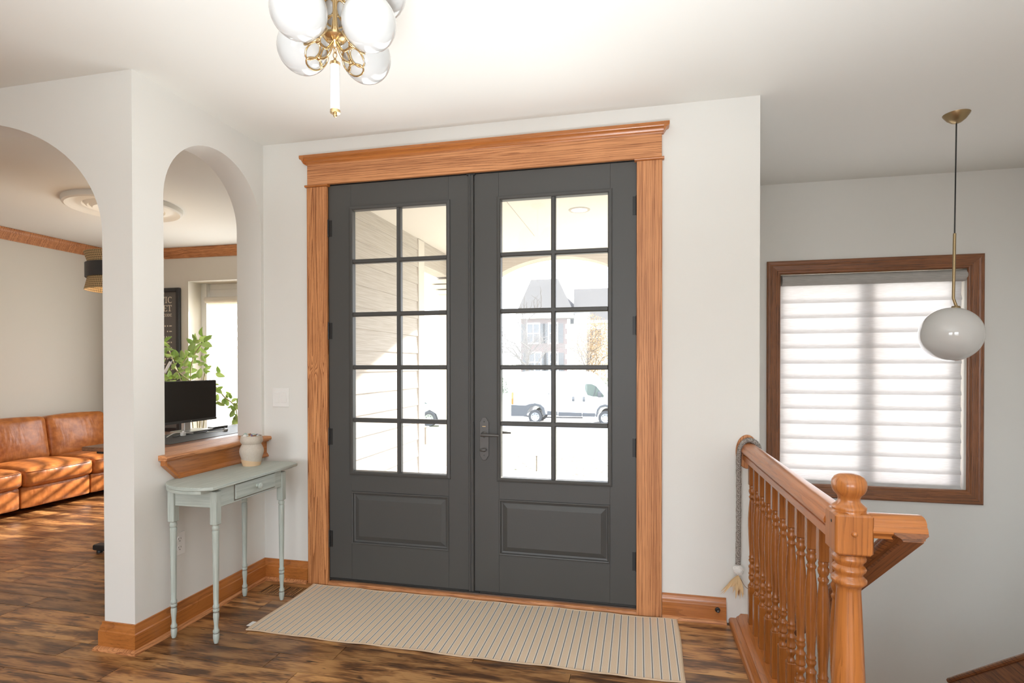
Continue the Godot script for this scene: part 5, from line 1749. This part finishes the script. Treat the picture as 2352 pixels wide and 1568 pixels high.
# ---------------------------------------------------------------- office things
func build_office_things() -> void:
	# ceiling medallion
	var c := Vector3(-2.03, 2.747, -0.87)
	var md := thing("ceiling_medallion", "round moulded white medallion on the office ceiling", "medallion", c)
	obj("outer_ring", geo().lathe(v2([0.29, -0.018, 0.30, -0.030, 0.34, -0.020, 0.37, -0.017, 0.39, -0.032, 0.415, -0.046, 0.432, -0.038, 0.438, -0.016, 0.438, 0.0]), c, 64, 0.8), M.ceiling, md)
	obj("inner_ring", geo().lathe(v2([0.0, -0.016, 0.07, -0.018, 0.08, -0.036, 0.10, -0.042, 0.12, -0.028, 0.16, -0.020, 0.19, -0.024, 0.205, -0.046, 0.225, -0.054, 0.24, -0.038, 0.25, -0.030, 0.262, -0.042, 0.275, -0.034, 0.29, -0.018]), c, 64, 0.8), M.ceiling, md)
	var L := thing("woven_lamp", "woven cane drum lamp with a black band in the office", "lamp", c + Vector3(0, -0.03, 0))
	obj("stem", geo().lathe(v2([0.008, -0.56, 0.008, -0.02]), c, 10).lathe(v2([0.0, -0.07, 0.05, -0.06, 0.055, -0.03]), c, 20), M.frame, L)
	obj("upper_shade", geo().lathe(v2([0.262, 2.205, 0.267, 2.24, 0.277, 2.27, 0.289, 2.310, 0.285, 2.310, 0.273, 2.27, 0.258, 2.205]), Vector3(c.x, 0, c.z), 56), M.woven, L, 1, Vector2(0.14, 0.14))
	obj("band", geo().lathe(v2([0.278, 2.098, 0.282, 2.100, 0.282, 2.218, 0.278, 2.220]), Vector3(c.x, 0, c.z), 56), M.frame, L)
	obj("lower_shade", geo().lathe(v2([0.288, 1.995, 0.275, 2.05, 0.262, 2.11, 0.258, 2.11, 0.271, 2.05, 0.284, 1.995]), Vector3(c.x, 0, c.z), 56), M.woven, L, 1, Vector2(0.14, 0.14))
	var bulb := mat(Color8(255, 250, 240), 0.4)
	bulb.emission_enabled = true
	bulb.emission = Color(1.0, 0.86, 0.66)
	bulb.emission_energy_multiplier = 4.0
	obj("bulb", geo().ball(c + Vector3(0, -0.60, 0), Vector3(0.04, 0.055, 0.04), 10, 16), bulb, L)
	var lt := OmniLight3D.new()
	lt.name = "woven_lamp_light"
	lt.light_energy = 0.08
	lt.light_color = Color(1.0, 0.87, 0.70)
	lt.light_size = 0.04
	lt.omni_range = 12.0
	lt.omni_attenuation = 2.0
	lt.shadow_enabled = true
	add_child(lt)
	lt.position = c + Vector3(0, -0.60, 0)
	build_sofa()
	build_desk()
	build_poster()
	build_plant()

func build_sofa() -> void:
	var s := thing("sofa", "tan leather sofa along the office wall in streaks of sun", "sofa", Vector3(-3.5, 0, -0.9))
	var zs := [0.55, -0.12, -0.785, -1.44, -2.09]
	for k in 4:
		var z0: float = zs[k]
		var z1: float = zs[k + 1]
		var zm := (z0 + z1) * 0.5
		var l := z0 - z1
		obj("base", geo().cushion(Vector3(-3.50, 0.155, zm), Vector3(0.80, 0.21, l - 0.003), 0.028, Vector3(0.012, 0, 0), 8), M.leather, s, 2, Vector2(0.6, 0.6))
		var sc := geo().cushion(Vector3(-3.36, 0.335, zm), Vector3(0.62, 0.165, l - 0.004), 0.05, Vector3(0.018, 0.035, 0.003), 14)
		var seat := obj("seat_cushion", sc, M.leather, s, 2, Vector2(0.7, 0.7))
		var pts := []
		for e in [[-3.09, z0 - 0.03], [-3.05, z0 - 0.05], [-3.045, zm], [-3.05, z1 + 0.05], [-3.09, z1 + 0.03]]: pts.append(Vector3(e[0], 0.392, e[1]))
		obj("piping", geo().tube(smooth_path(pts, 5), 0.0045, 6), M.leather, seat)
		var bg := geo()
		bg.xf = Transform3D(Basis(Vector3(0, 0, 1), 0.16), Vector3(-3.735, 0.60, zm))
		bg.cushion(Vector3.ZERO, Vector3(0.22, 0.44, l - 0.002), 0.045, Vector3(0.04, 0.018, 0.0), 14)
		obj("back_cushion", bg, M.leather, s, 2, Vector2(0.6, 0.5))
	obj("back_frame", geo().cushion(Vector3(-3.86, 0.42, -0.77), Vector3(0.14, 0.72, 2.70), 0.04, Vector3.ZERO, 6), M.leather, s, 2, Vector2(0.7, 0.7))
	var arm := geo().cushion(Vector3(-3.48, 0.34, -2.21), Vector3(0.86, 0.52, 0.22), 0.07, Vector3(0.01, 0.02, 0.0), 10)
	obj("arm", arm, M.leather, s, 0, Vector2(0.7, 0.7))
	for z in [0.45, -2.2]:
		for x in [-3.2, -3.8]:
			obj("foot", geo().box(Vector3(x, 0.026, z), Vector3(0.05, 0.052, 0.05), 0.005), M.black, s)

func build_desk() -> void:
	var d := thing("standing_desk", "brown standing desk with black T-foot legs behind the arch", "desk", Vector3(-1.2, 0, -0.87))
	var y := 0.776
	obj("desk_top", geo().span(Vector3(-1.545, y - 0.030, -1.70), Vector3(-0.86, y, -0.075), 0.004), M.brown, d, 2, Vector2(1.2, 0.3))
	for z in [-0.16, -1.58]:
		var lg := obj("leg", geo().span(Vector3(-1.24, 0.06, z - 0.035), Vector3(-1.16, 0.72, z + 0.035), 0.004), M.black, d)
		obj("foot", geo().span(Vector3(-1.52, 0.022, z - 0.035), Vector3(-0.88, 0.062, z + 0.035), 0.008), M.black, lg)
		pieces("glide", [geo().lathe(v2([0.02, 0.0, 0.02, 0.014, 0.012, 0.024]), Vector3(-1.49, 0, z), 12), geo().lathe(v2([0.02, 0.0, 0.02, 0.014, 0.012, 0.024]), Vector3(-0.91, 0, z), 12)], M.black, lg)
		obj("bracket", geo().span(Vector3(-1.48, y - 0.055, z - 0.03), Vector3(-0.92, y - 0.030, z + 0.03), 0.004), M.black, lg)
	var m := obj("desk_mat", geo().span(Vector3(-1.50, y, -1.66), Vector3(-1.02, y + 0.003, -0.30), 0.001), M.plastic)
	tag(m, "dark grey mat lying on the standing desk", "desk mat")
	# monitor, facing the arch
	var mo := thing("monitor", "black flat monitor on a silver stand on the standing desk", "monitor", Vector3(-1.50, y, -1.02))
	var ya := 0.858
	var yb := 1.220
	var za := -1.318
	var zb := -0.705
	obj("housing", geo().span(Vector3(-1.535, ya, za), Vector3(-1.502, yb, zb), 0.005), M.plastic, mo)
	obj("screen", geo().span(Vector3(-1.503, ya + 0.022, za + 0.004), Vector3(-1.4995, yb - 0.004, zb - 0.004)), M.screen, mo)
	obj("chin", geo().span(Vector3(-1.503, ya, za), Vector3(-1.4975, ya + 0.020, zb), 0.001), M.plastic, mo)
	obj("badge", geo().box(Vector3(-1.4970, ya + 0.010, -1.02), Vector3(0.001, 0.007, 0.010)), M.silver, mo)
	obj("stand", geo().span(Vector3(-1.575, y + 0.006, -1.055), Vector3(-1.535, 1.02, -0.985), 0.006), M.silver, mo)
	obj("stand_base", geo().span(Vector3(-1.59, y + 0.003, -1.16), Vector3(-1.40, y + 0.014, -0.88), 0.004), M.silver, mo)
	var dk := thing("docking_bar", "grey docking bar lying beside the monitor stand", "dock", Vector3(-1.44, y + 0.003, -1.26))
	obj("shell", geo().span(Vector3(-1.47, y + 0.003, -1.36), Vector3(-1.41, y + 0.024, -1.17), 0.004), M.silver, dk)
	obj("port_strip", geo().span(Vector3(-1.411, y + 0.008, -1.35), Vector3(-1.4085, y + 0.019, -1.18)), M.plastic, dk)
	var cb := geo()
	cb.tube(smooth_path([Vector3(-1.30, y + 0.008, -0.62), Vector3(-1.34, y + 0.008, -0.80), Vector3(-1.28, y + 0.010, -0.95), Vector3(-1.36, y + 0.008, -1.05), Vector3(-1.26, y + 0.009, -1.14), Vector3(-1.34, y + 0.008, -1.24), Vector3(-1.42, y + 0.008, -1.30)], 8), 0.0035, 6)
	tag(obj("cable", cb, M.black), "thin black cable snaking over the desk mat", "cable")
	var wc := thing("white_cable", "white charging cable with a plug on the desk mat", "cable", Vector3(-1.3, y + 0.003, -0.9))
	obj("cord", geo().tube(smooth_path([Vector3(-1.34, y + 0.007, -0.60), Vector3(-1.36, y + 0.03, -0.72), Vector3(-1.32, y + 0.008, -0.86), Vector3(-1.25, y + 0.008, -1.0), Vector3(-1.20, y + 0.008, -1.06)], 8), 0.0035, 6), M.white, wc)
	obj("plug", geo().box(Vector3(-1.20, y + 0.014, -1.08), Vector3(0.028, 0.022, 0.034), 0.005), M.silver, wc)
	var ad := obj("power_adapter", geo().box(Vector3(-1.30, y + 0.019, -0.72), Vector3(0.034, 0.032, 0.034), 0.006).box(Vector3(-1.30, y + 0.040, -0.72), Vector3(0.016, 0.012, 0.004)), M.white)
	tag(ad, "small white power adapter standing on the desk mat", "adapter")
	# desk lamp: mostly behind the column
	var dl := thing("desk_lamp", "black jointed desk lamp arm among the plant leaves", "desk lamp", Vector3(-1.50, y + 0.003, -0.46))
	obj("base", geo().lathe(v2([0, 0.0, 0.07, 0.0, 0.07, 0.012, 0.064, 0.018, 0, 0.02]), Vector3(-1.44, y + 0.003, -0.42), 24), M.black, dl)
	obj("arm", geo().tube([Vector3(-1.44, y + 0.02, -0.42), Vector3(-1.62, 1.14, -0.70)], 0.008, 8), M.black, dl)
	var hd := geo()
	hd.tube([Vector3(-1.62, 1.14, -0.70), Vector3(-1.69, 1.30, -0.93), Vector3(-1.695, 1.405, -1.0)], [0.008, 0.012, 0.018], 10)
	obj("head", hd, M.black, dl)
	obj("diffuser", geo().tube([Vector3(-1.672, 1.29, -0.915), Vector3(-1.678, 1.385, -0.982)], 0.011, 8), M.wht_matte, dl)

func letters(text: String, h: float, right_x: float, base_y: float, z: float, parent: Node) -> void:
	var f := SystemFont.new()
	f.font_names = PackedStringArray(["Droid Serif"])
	var t := TextMesh.new()
	t.text = text
	t.font = f
	t.font_size = 64
	t.pixel_size = h / 46.0
	t.depth = 0.002
	t.horizontal_alignment = HORIZONTAL_ALIGNMENT_RIGHT
	t.vertical_alignment = VERTICAL_ALIGNMENT_BOTTOM
	t.material = M.print
	var o := MeshInstance3D.new()
	o.name = "lettering"
	o.mesh = t
	parent.add_child(o, true)
	var bb := t.get_aabb()
	o.position = Vector3(right_x - bb.end.x, base_y - bb.position.y, z) - origin_of(parent)

func build_poster() -> void:
	var x1 := -3.008
	var x0 := -3.86
	var y1 := 2.279
	var y0 := 0.56
	var z := -2.5
	var p := thing("framed_chart", "tall black framed phonetic alphabet chart left of the office window", "poster", Vector3((x0 + x1) * 0.5, y0, z))
	var w := 0.045
	pieces("frame_bar", [geo().span(Vector3(x0, y0, z + 0.001), Vector3(x0 + w, y1, z + 0.04), 0.004), geo().span(Vector3(x1 - w, y0, z + 0.001), Vector3(x1, y1, z + 0.04), 0.004), geo().span(Vector3(x0 + w, y1 - w, z + 0.001), Vector3(x1 - w, y1, z + 0.04), 0.004), geo().span(Vector3(x0 + w, y0, z + 0.001), Vector3(x1 - w, y0 + w, z + 0.04), 0.004)], M.frame, p)
	obj("sheet", geo().span(Vector3(x0 + w, y0 + w, z + 0.002), Vector3(x1 - w, y1 - w, z + 0.016)), M.poster, p)
	var zt := z + 0.017
	var rx := x1 - 0.122
	letters("PHONETIC", 0.074, rx, 2.100, zt, p)
	letters("ALPHABET", 0.074, rx, 2.002, zt, p)
	letters("& MORSE CODE", 0.034, rx, 1.938, zt, p)
	# one ruled row of dots and dashes for each letter of the alphabet
	var codes := ["-.", ".-", "-...", "-.-.", "-..", ".", "..-.", "--.", "....", "..", ".---", "-.-", ".-..", "--", "-.", "---", ".--.", "--.-", ".-.", "...", "-", "..-"]
	codes = ["..-", ".-", "-...", "-.-.", "-..", "-", "..-.", "--.", "....", "..", ".---", "-.-", ".-..", "--", "-.", "---", ".--.", "--.-"]
	var dots := geo()
	var rules := geo()
	for k in codes.size():
		var y := 1.826 - 0.0655 * k
		if y < y0 + 0.07: break
		rules.span(Vector3(x0 + 0.12, y - 0.032, zt), Vector3(rx, y - 0.0295, zt + 0.001))
		var x := rx
		var code: String = codes[k]
		for j in range(code.length() - 1, -1, -1):
			if code[j] == ".":
				dots.ball(Vector3(x - 0.009, y, zt), Vector3(0.009, 0.009, 0.0016), 6, 12)
				x -= 0.034
			else:
				dots.box(Vector3(x - 0.018, y, zt), Vector3(0.036, 0.011, 0.002), 0.0008)
				x -= 0.052
	bits("morse_marks", dots, M.print, p)
	bits("ruled_lines", rules, M.cladding, p)

func leaf_mesh(bend: float) -> ArrayMesh:
	var g := geo()
	g.sheet(8, 4, func(u: float, w: float) -> Vector3:
		var s := (w - 0.5) * 2.0
		var half := 0.27 * pow(sin(PI * pow(u, 0.85)), 0.75) * (1.0 - 0.1 * u)
		return Vector3(u - 0.5, s * half, 0.10 * absf(s) * half * 4.0 - bend * (u - 0.3) * (u - 0.3)), Vector3.BACK)
	return to_mesh(g)

func build_plant() -> void:
	var base := Vector3(-2.30, 0, -1.95)
	var p := thing("house_plant", "tall leafy green plant in a pot behind the monitor", "plant", base)
	obj("pot", geo().lathe(v2([0, 0, 0.13, 0.0, 0.16, 0.28, 0.17, 0.30, 0.15, 0.30, 0.14, 0.27, 0, 0.27]), base, 28), M.white, p)
	for s in [[[-2.30, 0.27, -1.95], [-2.36, 0.8, -1.95], [-2.48, 1.15, -1.95], [-2.62, 1.50, -1.93], [-2.66, 1.60, -1.92]],
			[[-2.28, 0.27, -1.95], [-2.30, 0.8, -1.96], [-2.38, 1.2, -1.96], [-2.34, 1.46, -1.97], [-2.22, 1.60, -1.97]],
			[[-2.38, 1.18, -1.96], [-2.50, 1.28, -1.93], [-2.62, 1.40, -1.92]],
			[[-2.30, 0.27, -1.96], [-2.26, 0.7, -1.95], [-2.22, 1.1, -1.95], [-2.16, 1.32, -1.93]],
			[[-2.26, 0.27, -1.95], [-2.20, 0.9, -1.97], [-2.08, 1.12, -1.96], [-1.94, 1.02, -1.94], [-1.80, 0.93, -1.92], [-1.72, 0.78, -1.87]],
			[[-2.5, 1.28, -1.93], [-2.46, 1.36, -1.93], [-2.40, 1.45, -1.94]]]:
		var pts := []
		for q in s: pts.append(Vector3(q[0], q[1], q[2]))
		obj("stem", geo().tube(smooth_path(pts, 6), 0.006, 6), M.stem, p)
	# x, y, z, length, angle of every leaf
	var L := [-2.24, 1.64, -2.01, 0.105, 10, -2.15, 1.57, -1.94, 0.104, -25, -2.30, 1.54, -1.98, 0.093, 70, -2.33, 1.56, -1.93, 0.088, 60,
		-2.25, 1.61, -1.92, 0.064, 20, -2.40, 1.67, -2.05, 0.057, 110, -2.31, 1.51, -2.07, 0.070, -40, -2.40, 1.47, -1.87, 0.072, 100,
		-2.46, 1.48, -2.01, 0.082, 130, -2.41, 1.48, -2.01, 0.065, 30, -2.20, 1.44, -1.83, 0.063, -10, -2.52, 1.41, -1.96, 0.089, -20,
		-2.35, 1.38, -1.87, 0.071, 70, -2.49, 1.39, -1.96, 0.065, 20, -2.55, 1.35, -1.92, 0.073, 80, -2.39, 1.39, -2.03, 0.065, 10,
		-2.18, 1.42, -1.92, 0.064, -60, -2.15, 1.37, -1.86, 0.055, 20, -2.14, 1.33, -1.94, 0.056, 30, -2.13, 1.29, -1.89, 0.055, -70,
		-2.22, 1.27, -1.91, 0.084, 80, -2.47, 1.30, -2.06, 0.099, 0, -2.43, 1.30, -1.89, 0.056, 20, -2.54, 1.25, -1.93, 0.081, 70,
		-2.48, 1.23, -2.00, 0.090, 60, -2.45, 1.22, -2.06, 0.058, 20, -2.43, 1.22, -1.86, 0.048, 50, -2.65, 1.26, -1.96, 0.065, 80,
		-2.63, 1.21, -1.90, 0.056, 10, -2.58, 1.52, -1.86, 0.088, 20, -2.64, 1.59, -1.90, 0.081, -50, -2.55, 1.46, -1.85, 0.064, 10,
		-2.62, 1.45, -1.98, 0.057, -10, -2.63, 1.47, -1.88, 0.040, 60, -2.76, 1.39, -1.96, 0.074, 30, -2.66, 1.29, -1.84, 0.072, 120,
		-2.52, 1.17, -1.86, 0.072, 40, -2.49, 1.16, -2.05, 0.074, 10, -2.37, 1.16, -2.04, 0.065, 140, -2.06, 1.25, -2.02, 0.076, -20,
		-1.92, 1.09, -1.84, 0.070, -40, -2.06, 1.15, -1.97, 0.032, 0, -1.97, 0.95, -1.92, 0.067, -35, -2.08, 1.01, -2.00, 0.064, 80,
		-1.96, 0.97, -1.95, 0.059, 95, -1.94, 0.96, -1.98, 0.060, 100, -1.93, 1.04, -1.99, 0.060, 40, -1.86, 0.92, -1.93, 0.032, 60,
		-1.81, 0.99, -1.93, 0.055, 25, -1.72, 0.94, -1.85, 0.062, -35, -1.76, 0.91, -1.91, 0.055, -60, -1.77, 0.86, -1.85, 0.070, 60,
		-1.74, 0.78, -1.86, 0.085, 70, -1.72, 0.82, -1.83, 0.046, 50, -1.70, 0.81, -1.91, 0.039, -30, -1.81, 0.77, -2.03, 0.020, 0]
	var shapes := [leaf_mesh(0.25), leaf_mesh(0.6), leaf_mesh(-0.2)]
	rng.seed = 91
	# each noted leaf and a smaller neighbour on the same twig
	for q in 2 * L.size() / 5:
		var k: int = (q / 2) * 5
		var second := q % 2 == 1
		var o := MeshInstance3D.new()
		o.name = "leaf"
		o.mesh = shapes[q % 3]
		o.material_override = M.leaf if (k / 5 + q) % 3 else M.leaf2
		p.add_child(o, true)
		var deg: float = L[k + 4]
		var at := Vector3(L[k], L[k + 1], L[k + 2])
		var size := float(L[k + 3]) * 1.35
		if second:
			deg += rng.randf_range(60, 150)
			size *= 0.8
			at += Vector3(cos(deg_to_rad(deg)), sin(deg_to_rad(deg)), 0) * size * 0.75 + Vector3(0, 0, rng.randf_range(-0.05, 0.05))
		var b := Basis(Vector3.UP, 0.35) * Basis(Vector3.BACK, deg_to_rad(deg)) * Basis(Vector3.RIGHT, rng.randf_range(-0.7, 0.7)) * Basis(Vector3.UP, rng.randf_range(-0.3, 0.3))
		o.transform = Transform3D(b.scaled(Vector3.ONE * size), at - base)
